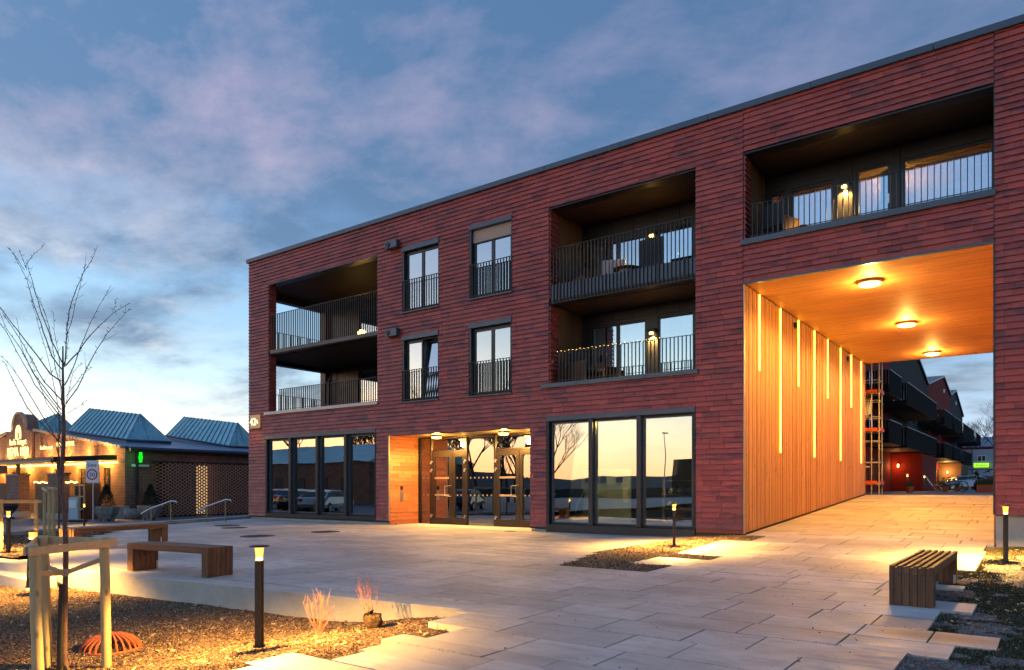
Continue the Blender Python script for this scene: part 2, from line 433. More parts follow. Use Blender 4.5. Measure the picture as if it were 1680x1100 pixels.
def text_obj(txt, size, M, m, parent=None, name='lettering', depth=.01, width=None, align='CENTER'):
    """flat raised lettering; M maps text x,y and outward z into the world"""
    cu = bpy.data.curves.new('t', 'FONT'); cu.body = txt; cu.size = size; cu.extrude = depth; cu.align_x = align; cu.resolution_u = 3
    to = bpy.data.objects.new('t', cu); COL.objects.link(to)
    me = bpy.data.meshes.new_from_object(to.evaluated_get(bpy.context.evaluated_depsgraph_get()))
    bpy.data.objects.remove(to); bpy.data.curves.remove(cu)
    if width:
        xs = [v.co.x for v in me.vertices]; k = width / max(1e-6, max(xs) - min(xs))
        for v in me.vertices: v.co.x *= k
    off = Vector((0, 0, 0)); q = parent
    while q is not None: off += Vector(q.location); q = q.parent
    me.transform(Matrix.Translation(-off) @ M)
    me.materials.clear(); me.materials.append(MATS[m]); me.name = name
    o = bpy.data.objects.new(name, me); COL.objects.link(o)
    if parent is not None: o.parent = parent
    return o
def facing_south(x, y, z):      # text frame on a wall that looks towards -Y
    return Matrix.Translation((x, y, z)) @ Matrix.Rotation(R(90), 4, 'X')
def project(x, y, z):
    d = -x * math.sin(YAW) + y * math.cos(YAW)
    if d < .3: return None
    return (840 + 1194 * (x * math.cos(YAW) + y * math.sin(YAW)) / d, 799 - 1194 * (z - EYE) / d, d)
def in_view(x, y, z, mx=20):
    p = project(x, y, z); return p is not None and -mx < p[0] < 1680 + mx and -mx < p[1] < 1100 + mx
def split_largest(items, limit=300):
    """items: (centre, size) - the indices of those in view that show largest"""
    sc = []
    for i, (c, s_) in enumerate(items):
        p = project(*c)
        if p and in_view(*c): sc.append((-s_ / p[2], i))
    sc.sort(); return set(i for _, i in sc[:limit])

# ------------------------------------------------------------------ ground
def sstep(a, b, x):
    q = min(1, max(0, (x - a) / (b - a))); return q * q * (3 - 2 * q)
def gz(x, y):                   # height of the plaza: a slight fall from the building, a ramp up through the passage
    b = .0125 * min(26.3, max(0, y - 5))
    return b + sstep(-8, -5.8, x) * (.03 * min(max(0, y - 13), 4.2) + .0465 * min(max(0, y - 17.2), 14.1))
TH = R(8.5); CT, ST = math.cos(TH), math.sin(TH)
def wall_line(x): return 6.42 + (x + 5.45) * math.tan(R(6.3))     # front edge of the retaining wall

g = MB(); N = 10
for ring in ((3000, 500),):
    g.add([(-3000, -3000, -.42), (3000, -3000, -.42), (3000, 3000, -.42), (-3000, 3000, -.42)], [(0, 1, 2, 3)])
mat('dark_earth', (.035, .035, .03), .95, spec=0.0)
go = g.build('ground', 'dark_earth'); go['kind'] = 'structure'
m_ = MB().add([(-120, -60, -.17), (-25.5, -60, -.17), (-25.5, 60, -.17), (-120, 60, -.17)], [(0, 1, 2, 3)])
m_.build('road', 'asphalt')['kind'] = 'structure'
m_ = MB().add([(-8.5, 31.3, 1.105), (160, 31.3, 1.105), (160, 320, 1.105), (-60, 320, 1.105), (-60, 80, 1.105), (-8.5, 80, 1.105)], [(0, 1, 2, 3, 4, 5)])
m_.build('courtyard_ground', 'asphalt')['kind'] = 'structure'

def clip(poly, a, b, c):        # keep the side where a x + b y <= c
    out = []
    for i in range(len(poly)):
        p, q = poly[i], poly[(i + 1) % len(poly)]
        dp = a * p[0] + b * p[1] - c; dq = a * q[0] + b * q[1] - c
        if dp <= 0: out.append(p)
        if (dp < 0 < dq) or (dq < 0 < dp):
            t = dp / (dp - dq); out.append((p[0] + (q[0] - p[0]) * t, p[1] + (q[1] - p[1]) * t))
    return out
# stepped edges as seen in the photograph, course by course
rng = random.Random(11)
ys = []; y = -4.0; pat = [.60, .60, .45, .60, .60, .35, .60]
i = 0
marks = [3.44, 3.91, 4.31, 4.72, 5.02, 5.60, 6.24, 6.86, 7.42, 8.0, 8.65, 9.30, 9.97, 10.55, 11.15, 11.50, 12.1, 12.7, 13.35, 13.9, 14.55, 15.3, 16.0, 17.08]
ys = [-4, -3.4, -2.8, -2.2, -1.6, -1.0, -.4, .2, .8, 1.4, 1.9, 2.4, 2.9] + marks
y = 17.08
while y < 31.3:
    y += (.60, .45, .60, .60, .35)[i % 5]; i += 1; ys.append(min(y, 31.3))
left_edge = {3.44: -5.24, 3.91: -4.75, 4.31: -5.46, 4.72: -5.02, 5.02: -5.62, 5.60: -5.38, 6.24: -5.38}
right_edge = {5.60: -.96, 6.24: -.96, 6.86: -.66, 7.42: -.36, 8.0: -.95, 8.65: -.96, 9.30: -.67, 9.97: -1.22, 10.55: -1.22, 11.15: -.91, 11.50: -1.25,
              12.1: -1.25, 12.7: -1.25, 13.35: -.94, 13.9: -.94, 14.55: -.94, 15.3: -.94, 16.0: -1.0}
tri = [(-6.7, 10.25), (-7.45, 13.1), (-7.2, 15.6), (-6.35, 17.0), (-5.4, 17.0), (-5.4, 16.35), (-5.85, 16.3), (-5.85, 15.4), (-5.0, 13.5), (-5.0, 12.9), (-5.85, 12.9), (-5.85, 12.3), (-5.2, 11.9), (-5.2, 10.55)]
# planting triangle against the building: per course, the paving leaves out this stretch
def tri_gap(y0, y1):
    ym = (y0 + y1) / 2
    if ym < 10.3 or ym > 17.0: return None
    xl = -6.65 - (ym - 10.3) * .27 if ym < 13.3 else -7.46 + (ym - 13.3) * .13
    xr = {10.55: -5.15, 11.15: -5.15, 11.50: -5.95, 12.1: -5.95, 12.7: -4.95, 13.35: -5.90, 13.9: -5.90, 14.55: -5.90, 15.3: -5.95, 16.0: -5.3}.get(y0, -5.2)
    return xl, xr
def kerb_x(y): return -25.83 + (17.23 - y) * .25
def in_left_bed(x, y): return x < -16.0 and y < 5.6 + .72 * (-x - 16.2) and x > kerb_x(y) and y > wall_line(x) + .41
slabs = []
def plaza_left(y0, y1):
    return -28.0
for k in range(len(ys) - 1):
    y0, y1 = ys[k], ys[k + 1]
    if y1 - y0 < .1: continue
    ym = (y0 + y1) / 2
    xr = right_edge.get(y0, -.86 if y0 >= 17 else (-.96 + .3 * ((k % 3) - 1) if y0 < 5.6 else -.9))
    if y0 >= 17.08: spans = [(-5.82, -.88)]
    elif 6.2 < ym < 7.3: spans = [(-28.0, -5.42), (-5.42, xr)]
    elif ym < 5.9: spans = [(left_edge.get(y0, -5.1 + .35 * ((k % 2))), xr)]
    else: spans = [(plaza_left(y0, y1), xr)]
    gap = tri_gap(y0, y1)
    if gap and ym < 17.08:
        a, b = spans[0]; spans = [(a, gap[0]), (gap[1], b)]
    for a, b in spans:
        x = a - (rng.random() * .8 if a < -10 else 0)
        first = True
        while x < b - .02:
            L = rng.choice((.6, .9, .9, 1.05, 1.2, 1.2))
            x1 = x + L
            if b - x1 < .35: x1 = b
            poly = [(x + .008, y0 + .0055), (x1 - .008, y0 + .0055), (x1 - .008, y1 - .0055), (x + .008, y1 - .0055)]
            if x < -5.45 and ym < 11:          # keep clear of the wall and the beds behind it
                tn = math.tan(R(6.3)); poly = clip(poly, tn, -1, -(6.42 + 5.45 * tn) - .41)
            if x < -15 and poly:              # far left boundary along the kerb
                poly = clip(poly, -1, -.25, 21.50)
            if poly and x < -5.3 and 16 < y0 < 17.05: poly = clip(poly, 0, 1, 17.16)
            if len(poly) >= 3:
                cxm = sum(p[0] for p in poly) / len(poly); cym = sum(p[1] for p in poly) / len(poly)
                inbed = in_left_bed(cxm, cym)
                if not inbed: slabs.append((poly, rng.random(), rng.uniform(-.0025, .0025)))
            x = x1
jb = MB(); st = .6
gx = [-28 + .75 * i for i in range(38)]; gy = [-5 + .75 * i for i in range(50)]
def bed_of(x, y):
    if y < 5.9 and x < -5.2: return True
    if x < -5.2 and y < wall_line(x) + .35: return True
    return False
vi = {}
def jv(x, y):
    if (x, y) not in vi: vi[(x, y)] = len(jb.v); jb.v.append((x, y, gz(x, y) - .03))
    return vi[(x, y)]
for a in range(len(gx) - 1):
    for b in range(len(gy) - 1):
        x0, x1, y0, y1 = gx[a], gx[a + 1], gy[b], gy[b + 1]
        if bed_of(x0, y0) or bed_of(x1, y0) or x0 > -.9: continue
        if y1 > 17.2 and (x0 < -6.6 or x1 > -.6): continue
        if y1 > 31.5 or x0 < kerb_x(y0) - .9: continue
        jb.f.append((jv(x0, y0), jv(x1, y0), jv(x1, y1), jv(x0, y1))); jb.tone.append(0.0); jb.smooth.append(True)
plaza = jb.build('plaza', 'sand_joint'); plaza['kind'] = 'structure'
sel = split_largest([((sum(p[0] for p in s_[0]) / len(s_[0]), sum(p[1] for p in s_[0]) / len(s_[0]), 0), 1.0) for s_ in slabs], 300)
rest = MB()
for i, (poly, tone, dzz) in enumerate(slabs):
    mb = MB() if i in sel else rest
    mb.prism(poly, lambda x, y: gz(x, y) - .07, lambda x, y, d=dzz: gz(x, y) + d, .02 + tone * .98)
    if i in sel: center_build(mb, 'paving_slab', 'paving', plaza)
rest.build('paving_slab', 'paving', plaza, kind='stuff')

# retaining wall of in-situ concrete, running 6 degrees off the facade
rw = thing('retaining_wall', 'long low pale concrete retaining wall between the sunken planting bed and the plaza', 'wall', (-5.45, 6.42, 0))
wl = MB(); tn = math.tan(R(6.3))
xs_ = [-5.35, -17.8]
def wp(x, dy): return (x, wall_line(x) + dy)
wl.prism([wp(-17.8, 0), wp(-5.42, 0), wp(-5.42, .40), wp(-17.8, .40)], -.5, .006)
bevel(wl.build('wall_body', 'concrete', rw), .008)
for xx in (-8.9, -12.4, -15.3): pass
sb = MB(); sb.box(-17.4, -13.75, 4.95, 5.42, -.42, -.13)
bevel(tag(sb.build('concrete_step', 'concrete_pale'), 'low pale concrete step block at the left end of the retaining wall', 'concrete step'), .008)

# planting beds
def bedz(x, y):
    d = min(-5.15 - x, 3.0); z = -.05 - .25 * sstep(.0, 2.4, d)
    return z + .02 * noise.noise(Vector((x * 1.3, y * 1.3, 0))) + .008 * noise.noise(Vector((x * 6, y * 6, 3))) - .02
def sheet(name, m, x0, x1, y0, y1, step, zf, keep=lambda x, y: True, kind='stuff'):
    mb = MB(); idx = {}
    nx = int((x1 - x0) / step) + 1; ny = int((y1 - y0) / step) + 1
    def V(i, j):
        if (i, j) not in idx:
            x = x0 + i * step; y = y0 + j * step; idx[(i, j)] = len(mb.v); mb.v.append((x, y, zf(x, y)))
        return idx[(i, j)]
    for i in range(nx):
        for j in range(ny):
            if keep(x0 + (i + .5) * step, y0 + (j + .5) * step):
                mb.f.append((V(i, j), V(i + 1, j), V(i + 1, j + 1), V(i, j + 1))); mb.tone.append(0.0); mb.smooth.append(True)
    o = mb.build(name, m); o['kind'] = kind; return o
b1 = sheet('planting_bed', 'mulch', -18.2, -4.85, -4, 7.2, .12, bedz, lambda x, y: y < wall_line(x) + .15, 'structure')
def left_bed_z(x, y): return gz(x, y) + .01 + .04 * noise.noise(Vector((x * .8, y * .8, 5)))
b2 = sheet('planting_bed', 'mulch', -24.2, -15.5, 4.4, 12.2, .15, left_bed_z, in_left_bed, 'structure')
def tri_z(x, y): return gz(x, y) + .002 + .02 * noise.noise(Vector((x * 2, y * 2, 9)))
def in_tri(x, y):
    k = max(i_ for i_ in range(len(ys)) if ys[i_] <= y) if y >= ys[0] else 0
    g_ = tri_gap(ys[k], ys[min(k + 1, len(ys) - 1)]); return g_ is not None and y < 17.08 and g_[0] < x < g_[1]
b3 = sheet('planting_bed', 'mulch', -7.7, -4.8, 10.2, 17.1, .05, lambda x, y: tri_z(x, y) - (.0 if True else 0), in_tri, 'structure')
def lawn_z(x, y): return gz(-1.0, y) * (1 if y < 17 else 1) - .012 + .02 * noise.noise(Vector((x * 1.6, y * 1.6, 2))) + .02
def in_lawn(x, y):
    if y > 17.1: return x > -.7
    k = max(i_ for i_ in range(len(ys)) if ys[i_] <= y); e = right_edge.get(ys[k], -.7); return x > e + .0
lw = sheet('gravel_verge', 'gravel', -1.3, 9, -4, 17.15, .08, lambda x, y: lawn_z(x, y) - .03, in_lawn, 'structure')

# bark chips, stones and grass on the beds
def chips(name, mats, count, spot, size, zf, seed, parent=None):
    rg = random.Random(seed)
    mbs = [MB() for _ in mats]
    for _ in range(count):
        p = spot(rg)
        if p is None: continue
        x, y = p; z = zf(x, y); k = rg.randrange(len(mats)); L = size * rg.uniform(.4, 1.3); W = L * rg.uniform(.25, .6)
        a = rg.uniform(0, 6.28); t1 = rg.uniform(-.5, .5); t2 = rg.uniform(-.6, .6); ca, sa = math.cos(a), math.sin(a)
        ux, uy, uz = ca * L, sa * L, t1 * L; vx, vy, vz = -sa * W, ca * W, t2 * W; h = W * .5 + rg.uniform(0, .008)
        P = [(x - ux, y - uy, z - uz + h * .4), (x - vx, y - vy, z - vz + h * .3), (x + ux, y + uy, z + uz + h * .4), (x + vx, y + vy, z + vz + h * .3), (x, y, z + h), (x, y, z - .01)]
        mbs[k].add(P, [(0, 1, 4), (1, 2, 4), (2, 3, 4), (3, 0, 4)])
    for mb, m in zip(mbs, mats):
        o = mb.build(name, m); o['kind'] = 'stuff'
def spot_bed1(rg):
    for _ in range(6):
        x = -4.95 - 9.5 * rg.random() ** 1.25; y = rg.uniform(2.1, 6.6)
        if y < wall_line(x) - .01 and in_view(x, y, -.2): return x, y
def spot_tri(rg):
    for _ in range(8):
        x = rg.uniform(-7.5, -4.9); y = rg.uniform(10.3, 17.0)
        if in_tri(x, y): return x, y
def spot_left(rg):
    for _ in range(8):
        x = rg.uniform(-24, -16); y = rg.uniform(4.8, 12)
        if in_left_bed(x, y): return x, y
def spot_lawn(rg):
    for _ in range(8):
        y = 5.5 + 11.5 * rg.random() ** 1.3; x = rg.uniform(-1.3, .9)
        if in_lawn(x, y) and in_view(x, y, 0): return x, y
chips('bark_mulch', ['chip_light', 'chip_mid', 'chip_mid', 'chip_dark'], 90000, spot_bed1, .0115, bedz, 3)
chips('bark_mulch', ['chip_light', 'chip_mid', 'chip_dark'], 14000, spot_tri, .02, tri_z, 4)
chips('bark_mulch', ['chip_light', 'chip_mid', 'chip_dark'], 6000, spot_left, .03, left_bed_z, 5)
chips('gravel_stones', ['chip_grey', 'chip_slate', 'chip_slate'], 26000, spot_lawn, .011, lambda x, y: lawn_z(x, y) - .03, 6)
def blades(name, count, spot, zf, h0, h1, seed):
    rg = random.Random(seed); mb = MB()
    for _ in range(count):
        p = spot(rg)
        if p is None: continue
        x, y = p; z = zf(x, y) - .01; a = rg.uniform(0, 6.28); h = rg.uniform(h0, h1); lx = rg.uniform(-1, 1) * h * .7; ly = rg.uniform(-1, 1) * h * .7; wd = .004 + .003 * rg.random()
        ca, sa = math.cos(a) * wd, math.sin(a) * wd
        mb.add([(x - ca, y - sa, z), (x + ca, y + sa, z), (x + lx * .4 + ca * .7, y + ly * .4 + sa * .7, z + h * .6), (x + lx * .4 - ca * .7, y + ly * .4 - sa * .7, z + h * .6), (x + lx, y + ly, z + h)], [(0, 1, 2, 3), (3, 2, 4)], rg.random() ** 1.3)
    o = mb.build(name, 'grass'); o['kind'] = 'stuff'; return o
def spot_grass(rg):
    p = spot_lawn(rg)
    if p is None: return None
    x, y = p; e = noise.noise(Vector((x * 1.4, y * .9, 4))) + .35 * noise.noise(Vector((x * 5, y * 5, 1)))
    edge = sstep(-.9, .15, x + .02 * y) * .5
    return p if e + edge > .12 + (.5 if y < 7.2 else 0) else None
blades('lawn_grass', 60000, spot_grass, lambda x, y: lawn_z(x, y) - .03, .012, .04, 8)
def spot_weed(rg):
    p = spot_tri(rg)
    return p if p and noise.noise(Vector((p[0] * 2.3, p[1] * 2.3, 7))) > .22 else None
blades('dry_grass', 1800, spot_weed, tri_z, .02, .09, 9)
def spot_weed1(rg):
    p = spot_bed1(rg)
    return p if p and noise.noise(Vector((p[0] * 1.7, p[1] * 1.7, 17))) > .45 else None
blades('dry_grass', 2600, spot_weed1, bedz, .03, .10, 19)
blades('weeds', 5000, spot_weed1, bedz, .01, .035, 10)
mat('leaf_brown', (.20, .10, .04), .8); mat('leaf_pale', (.38, .27, .14), .8)
chips('fallen_leaves', ['leaf_brown', 'leaf_pale'], 900, spot_bed1, .032, lambda x, y: bedz(x, y) + .012, 21)
chips('fallen_leaves', ['leaf_brown', 'leaf_pale'], 160, spot_tri, .035, lambda x, y: tri_z(x, y) + .012, 22)
chips('fallen_leaves', ['leaf_brown', 'leaf_pale'], 260, spot_lawn, .028, lambda x, y: lawn_z(x, y) - .01, 23)
def spot_pave(rg):
    x = rg.uniform(-12, -1.0); y = 4 + 12 * rg.random() ** 1.2
    if (x < -5.0 and y < wall_line(x) + .5) or x < -5.2 and y < 6.9 or in_tri(x, y): return None
    return x, y
chips('paving_litter', ['leaf_brown', 'chip_dark', 'chip_dark'], 420, spot_pave, .013, lambda x, y: gz(x, y) + .001, 24)
# crumbs of soil in and beside the paving joints
def spot_joint(rg):
    y = rg.choice(ys[14:34]) + rg.gauss(0, .03); x = rg.uniform(-9, -.9)
    if not in_view(x, y, 0) or noise.noise(Vector((x * 1.2, y * 2.0, 31))) < .18 or (x < -5.4 and y < wall_line(x) + .45) or x < -5.2 and y < 6.9 or in_tri(x, y): return None
    return x, y
chips('joint_crumbs', ['chip_dark', 'chip_grey'], 5200, spot_joint, .0075, lambda x, y: gz(x, y) + .001, 12)

# kerb strip along the road edge of the plaza
kb = MB()
kb.prism([(kerb_x(4) , 4), (kerb_x(17.6), 17.6), (kerb_x(17.6) - .5, 17.6), (kerb_x(4) - .5, 4)], -.5, lambda x, y: gz(x, y) + .10)
tag(kb.build('kerb', 'kerb_concrete'), 'long grey concrete kerb between the plaza and the road, behind the two handrails', 'kerb')

# ================================================================== APARTMENT BUILDING
bld = thing('apartment_building', 'three storey apartment building clad in dark red shingle tiles, with a tall lit timber passage', 'building', (-13, FY, 0))
BX0, BX1, BY1, TOPZ = -25.82, 7.0, 31.3, 10.37
OPEN = {   # x0, x1, z0, z1 on the facade
    'corner_loggia': (-24.5, -18.4, 4.33, 9.30), 'shop_left': (-24.70, -18.47, .27, 3.40), 'entrance': (-17.84, -12.06, -.3, 3.14),
    'shop_right': (-11.49, -7.06, .10, 3.40), 'win_a': (-17.22, -15.58, 7.17, 9.32), 'win_b': (-14.34, -12.70, 7.17, 9.40),
    'win_c': (-17.22, -15.60, 4.22, 6.39), 'win_d': (-14.35, -12.71, 4.20, 6.41), 'middle_loggia': (-11.40, -7.06, 4.33, 9.32),
    'right_loggia': (-5.86, -.90, 7.27, 9.37), 'passage': (-5.86, -.88, -1, 6.25)}
OP = list(OPEN.values())
def wall_sheet(mb, x0, x1, z0, z1, ops, yf, yb, fr=lambda a, z, y: (a, y, z)):
    xs = sorted(set([x0, x1] + [v for o in ops for v in o[:2] if x0 < v < x1])); zs = sorted(set([z0, z1] + [v for o in ops for v in o[2:] if z0 < v < z1]))
    def solid(i, j):
        if i < 0 or j < 0 or i >= len(xs) - 1 or j >= len(zs) - 1: return False
        x = (xs[i] + xs[i + 1]) / 2; z = (zs[j] + zs[j + 1]) / 2
        return not any(o[0] < x < o[1] and o[2] < z < o[3] for o in ops)
    for i in range(len(xs) - 1):
        for j in range(len(zs) - 1):
            if not solid(i, j): continue
            a, b, c, d = xs[i], xs[i + 1], zs[j], zs[j + 1]
            mb.add([fr(a, c, yf), fr(b, c, yf), fr(b, d, yf), fr(a, d, yf)], [(0, 1, 2, 3)]); mb.add([fr(a, c, yb), fr(b, c, yb), fr(b, d, yb), fr(a, d, yb)], [(3, 2, 1, 0)])
            if not solid(i - 1, j): mb.add([fr(a, c, yf), fr(a, d, yf), fr(a, d, yb), fr(a, c, yb)], [(0, 1, 2, 3)])
            if not solid(i + 1, j): mb.add([fr(b, c, yf), fr(b, d, yf), fr(b, d, yb), fr(b, c, yb)], [(3, 2, 1, 0)])
            if not solid(i, j - 1): mb.add([fr(a, c, yf), fr(b, c, yf), fr(b, c, yb), fr(a, c, yb)], [(3, 2, 1, 0)])
            if not solid(i, j + 1): mb.add([fr(a, d, yf), fr(b, d, yf), fr(b, d, yb), fr(a, d, yb)], [(0, 1, 2, 3)])
wb = MB()
wall_sheet(wb, BX0, BX1, .22, TOPZ, OP + [(-.88, 7.1, -1, .868)], FY, FY + .30)
# end wall (gable side, towards the old hall) with the side opening of the corner loggia
side_ops = [(17.62, 20.75, 4.45, 6.42), (17.62, 20.75, 6.80, 9.06)]
wall_sheet(wb, FY + .30, BY1, .22, TOPZ, side_ops, BX0, BX0 + .3, lambda a, z, y: (y, a, z))
# rear walls, passage walls, roof
wb.box(BX0, -6.16, BY1 - .3, BY1, .22, TOPZ); wb.box(-6.16, -.58, BY1 - .3, BY1 - .02, 6.55, TOPZ); wb.box(-.58, BX1, BY1 - .3, BY1, .22, TOPZ)
wb.box(-6.12, -5.90, FY + .3, BY1 - .3, 0, 6.3); wb.box(-.87, -.60, FY + .3, BY1 - .3, .0, 6.55)
wb.box(-6.12, -.6, FY + .30, BY1 - .3, 6.30, 6.60)
wb.box(BX0 + .3, BX1, FY + .3, BY1 - .3, 9.95, 10.25)
wb.box(BX0 + .3, -6.12, FY + .3, BY1 - .3, -.1, .05)
wb.build('wall', 'panel_dark', bld)
x = BX0 - .10
while x < BX1:
    bevel(MB().box(x, min(x + 2.4, BX1) - .006, FY - .09, FY + .36, TOPZ + .002, TOPZ + .15).build('coping', 'metal_grey', bld), .005); x += 2.4
cp = MB(); cp.box(BX0 - .10, BX0 + .36, FY + .36, BY1, TOPZ + .002, TOPZ + .15)
bevel(cp.build('coping', 'metal_grey', bld), .006)
# ---- shingle tiles
CH_ = .1296; GAP = .006
def tile_strip(out, a0, a1, z0, z1, ops, P, skip_rand, lens=(.38, .46, .5, .56)):
    """P(a, z, n) -> world; n is how far proud of the wall"""
    rg = random.Random(skip_rand); k = 0
    z = z0
    while z < z1 - .01:
        zt = min(z + CH_, z1)
        xb = sorted(set([a0, a1] + [v for o in ops for v in o[:2] if a0 < v < a1]))
        segs = []
        for i in range(len(xb) - 1):
            xm = (xb[i] + xb[i + 1]) / 2; free = [(z, zt)]
            for o in ops:
                if o[0] < xm < o[1]:
                    nf = []
                    for a, b in free:
                        if o[3] <= a or o[2] >= b: nf.append((a, b)); continue
                        if o[2] > a + .015: nf.append((a, o[2]))
                        if o[3] < b - .015: nf.append((o[3], b))
                    free = nf
            for f in free:
                if segs and segs[-1][1] == xb[i] and segs[-1][2] == f: segs[-1][1] = xb[i + 1]
                else: segs.append([xb[i], xb[i + 1], f])
        offs = (k * .37 + rg.random() * .25) % .6; k += 1
        for a, b, (za, zb_) in segs:
            x = a; first = True
            while x < b - .01:
                L = rg.choice(lens) if not first else max(.15, rg.choice(lens) - offs); first = False
                x1 = x + L
                if b - x1 < .12: x1 = b
                t = rg.random(); t = .02 + .98 * t
                p0 = .046 + rg.uniform(-.004, .006); p1 = .012
                q = [(x + .003, za + .001), (x1 - .003, za + .001), (x1 - .003, zb_ - .001), (x + .003, zb_ - .001)]
                fr = zb_ - za; ptop = p0 + (p1 - p0) * min(1, fr / CH_)
                out.append(([P(q[0][0], q[0][1], 0), P(q[1][0], q[1][1], 0), P(q[2][0], q[2][1], 0), P(q[3][0], q[3][1], 0),
                             P(q[0][0], q[0][1], p0), P(q[1][0], q[1][1], p0), P(q[2][0], q[2][1], ptop), P(q[3][0], q[3][1], ptop)], t))
                x = x1
        z = zt
TF = [(0, 1, 5, 4), (1, 2, 6, 5), (2, 3, 7, 6), (3, 0, 4, 7), (4, 5, 6, 7)]
tiles = []
PF = lambda a, z, n: (a, FY - n, z)
ops_t = [(o[0] - .005, o[1] + .005, o[2], o[3]) for o in OP]
ops_t += [(-.87, 7.1, -1, .87), (-7.05, -5.8, -1, .38), (-12.05, -11.5, -1, .22)]
tile_strip(tiles, BX0, -5.875, .28, TOPZ, ops_t, PF, 5)
tile_strip(tiles, -5.865, -.895, 6.27, TOPZ, ops_t, PF, 6)
tile_strip(tiles, -.885, 3.4, .87, TOPZ, ops_t, PF, 7)
t_front = len(tiles)
cheek = []
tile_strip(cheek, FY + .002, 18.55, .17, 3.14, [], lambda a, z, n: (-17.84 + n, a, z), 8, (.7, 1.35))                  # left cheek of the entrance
tile_strip(tiles, FY + .002, FY + .30, 4.35, 6.55, [], lambda a, z, n: (-24.5 + n, a, z), 9)
tile_strip(tiles, FY + .002, FY + .30, 6.75, 9.28, [], lambda a, z, n: (-24.5 + n, a, z), 9)
tile_strip(tiles, FY + .002, FY + .42, 4.35, 6.55, [], lambda a, z, n: (-11.4 + n, a, z), 10)
tile_strip(tiles, FY + .002, FY + .42, 6.75, 9.30, [], lambda a, z, n: (-11.4 + n, a, z), 10)
tile_strip(tiles, FY + .002, FY + .42, 7.29, 9.35, [], lambda a, z, n: (-5.86 + n, a, z), 10)
tile_strip(tiles, FY + .0, BY1, .28, TOPZ, side_ops, lambda a, z, n: (BX0 - n, a, z), 12)
tile_strip(tiles, 20.78, 21.1, .28 + CH_ * 31, 9.9, [], lambda a, z, n: (BX0 + .3 + n, a, z), 13, )
items = [((sum(v[0] for v in t[0]) / 8, t[0][0][1], sum(v[2] for v in t[0]) / 8), t[0][1][0] - t[0][0][0] if i < t_front else 0.01) for i, t in enumerate(tiles)]
sel = split_largest(items, 300)
rest = MB()
for i, (vs, t) in enumerate(tiles):
    if i in sel: center_build(MB().add(vs, TF, t), 'tile', 'tile_red', bld)
    else: rest.add(vs, TF, t)
rest.build('tile', 'tile_red', bld, kind='stuff')
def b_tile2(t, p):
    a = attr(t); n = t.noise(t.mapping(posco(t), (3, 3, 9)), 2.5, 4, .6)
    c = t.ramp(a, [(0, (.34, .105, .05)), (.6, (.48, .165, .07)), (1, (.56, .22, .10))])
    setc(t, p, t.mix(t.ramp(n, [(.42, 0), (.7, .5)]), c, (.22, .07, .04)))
mat('tile_cheek', rough=.5, build=b_tile2)  # cheek variant of the tile, more orange than on the facade
for vs, t_ in cheek: center_build(MB().add(vs, TF, t_), 'tile', 'tile_cheek', bld)
# plinth
for q in ((BX0 + .03, -17.86, FY + .02, FY + .28, -.3, .262), (-17.835, -17.80, FY + .3, 18.6, -.3, .16), (-12.05, -7.08, FY + .02, FY + .28, -.3, .10), (-.865, 7, FY + .03, FY + .29, -.3, .865), (-12.04, -11.52, FY + .015, FY + .28, -.3, .2)):
    bevel(MB().box(*q).build('plinth', 'concrete', bld), .006)
pb = MB(); pb.extrude([(-7.04, FY + .01, -.2), (-5.86, FY + .01, -.2), (-5.86, FY + .01, .375), (-7.04, FY + .01, .27)], (0, .2, 0))
pb.box(-7.04, -5.86, FY - .035, FY + .005, .30, .376)
pb.build('base_flashing', 'rust', bld)
pb = MB(); pb.box(-.86, 7, FY - .05, FY + .02, .845, .868)
pb.build('base_flashing', 'metal_grey', bld)

def frame_rect(mb, x0, x1, z0, z1, t, y0, y1):
    mb.box(x0, x1, y0, y1, z0, z0 + t); mb.box(x0, x1, y0, y1, z1 - t, z1)
    mb.box(x0, x0 + t, y0, y1, z0 + t, z1 - t); mb.box(x1 - t, x1, y0, y1, z0 + t, z1 - t)
# ---- timber soffit and wall of the passage
rg = random.Random(21)
y = FY + .02; k = 0
lit_y = [18.25, 20.0, 21.73, 23.48, 25.15, 26.95, 28.63, 30.36]
while y < BY1 - .02:
    wd = .098; y1 = min(y + wd, BY1 - .01)
    d = rg.uniform(.018, .034)
    mb = MB().box(-5.90, -5.90 + .028 + d, y + .006, y1 - .006, gz(-5.8, y) + .045, 6.235, .02 + rg.random() * .9)
    center_build(mb, 'cladding_board', 'timber_cladding', bld); y = y1
mb = MB().box(-5.90, -5.875, FY + .3, BY1 - .3, 0, 6.26); mb.build('board_backing', 'timber_dark', bld)
sf = MB(); y = FY + .05
while y < BY1 - .02:
    x = -5.83
    while x < -.9:
        L = rg.uniform(2.4, 4.2); x1 = min(-.89, x + L)
        sf.box(x + .001, x1 - .001, y + .003, y + .067, 6.245, 6.268, .02 + .95 * rg.random()); x = x1
    y += .07
sf.build('soffit_board', 'timber_soffit', bld, kind='stuff')
mb = MB().box(-5.85, -.89, FY + .03, BY1, 6.27, 6.295); mb.build('soffit_backing', 'timber_dark', bld)
mb = MB().box(-5.86, -.885, FY - .055, FY + .05, 6.225, 6.268); bevel(mb.build('passage_trim', 'metal_grey', bld), .003)
mb = MB().box(-5.862, -5.832, FY - .045, FY + .02, .30, 6.22); mb.build('corner_trim', 'brass_trim', bld)
mb = MB().box(-.905, -.878, FY - .045, FY + .02, .87, 6.22); mb.build('corner_trim', 'frame_dark', bld)
mb = MB().box(-.9, -.872, FY + .05, BY1, .3, 6.24); mb.build('passage_wall', 'timber_cladding', bld)

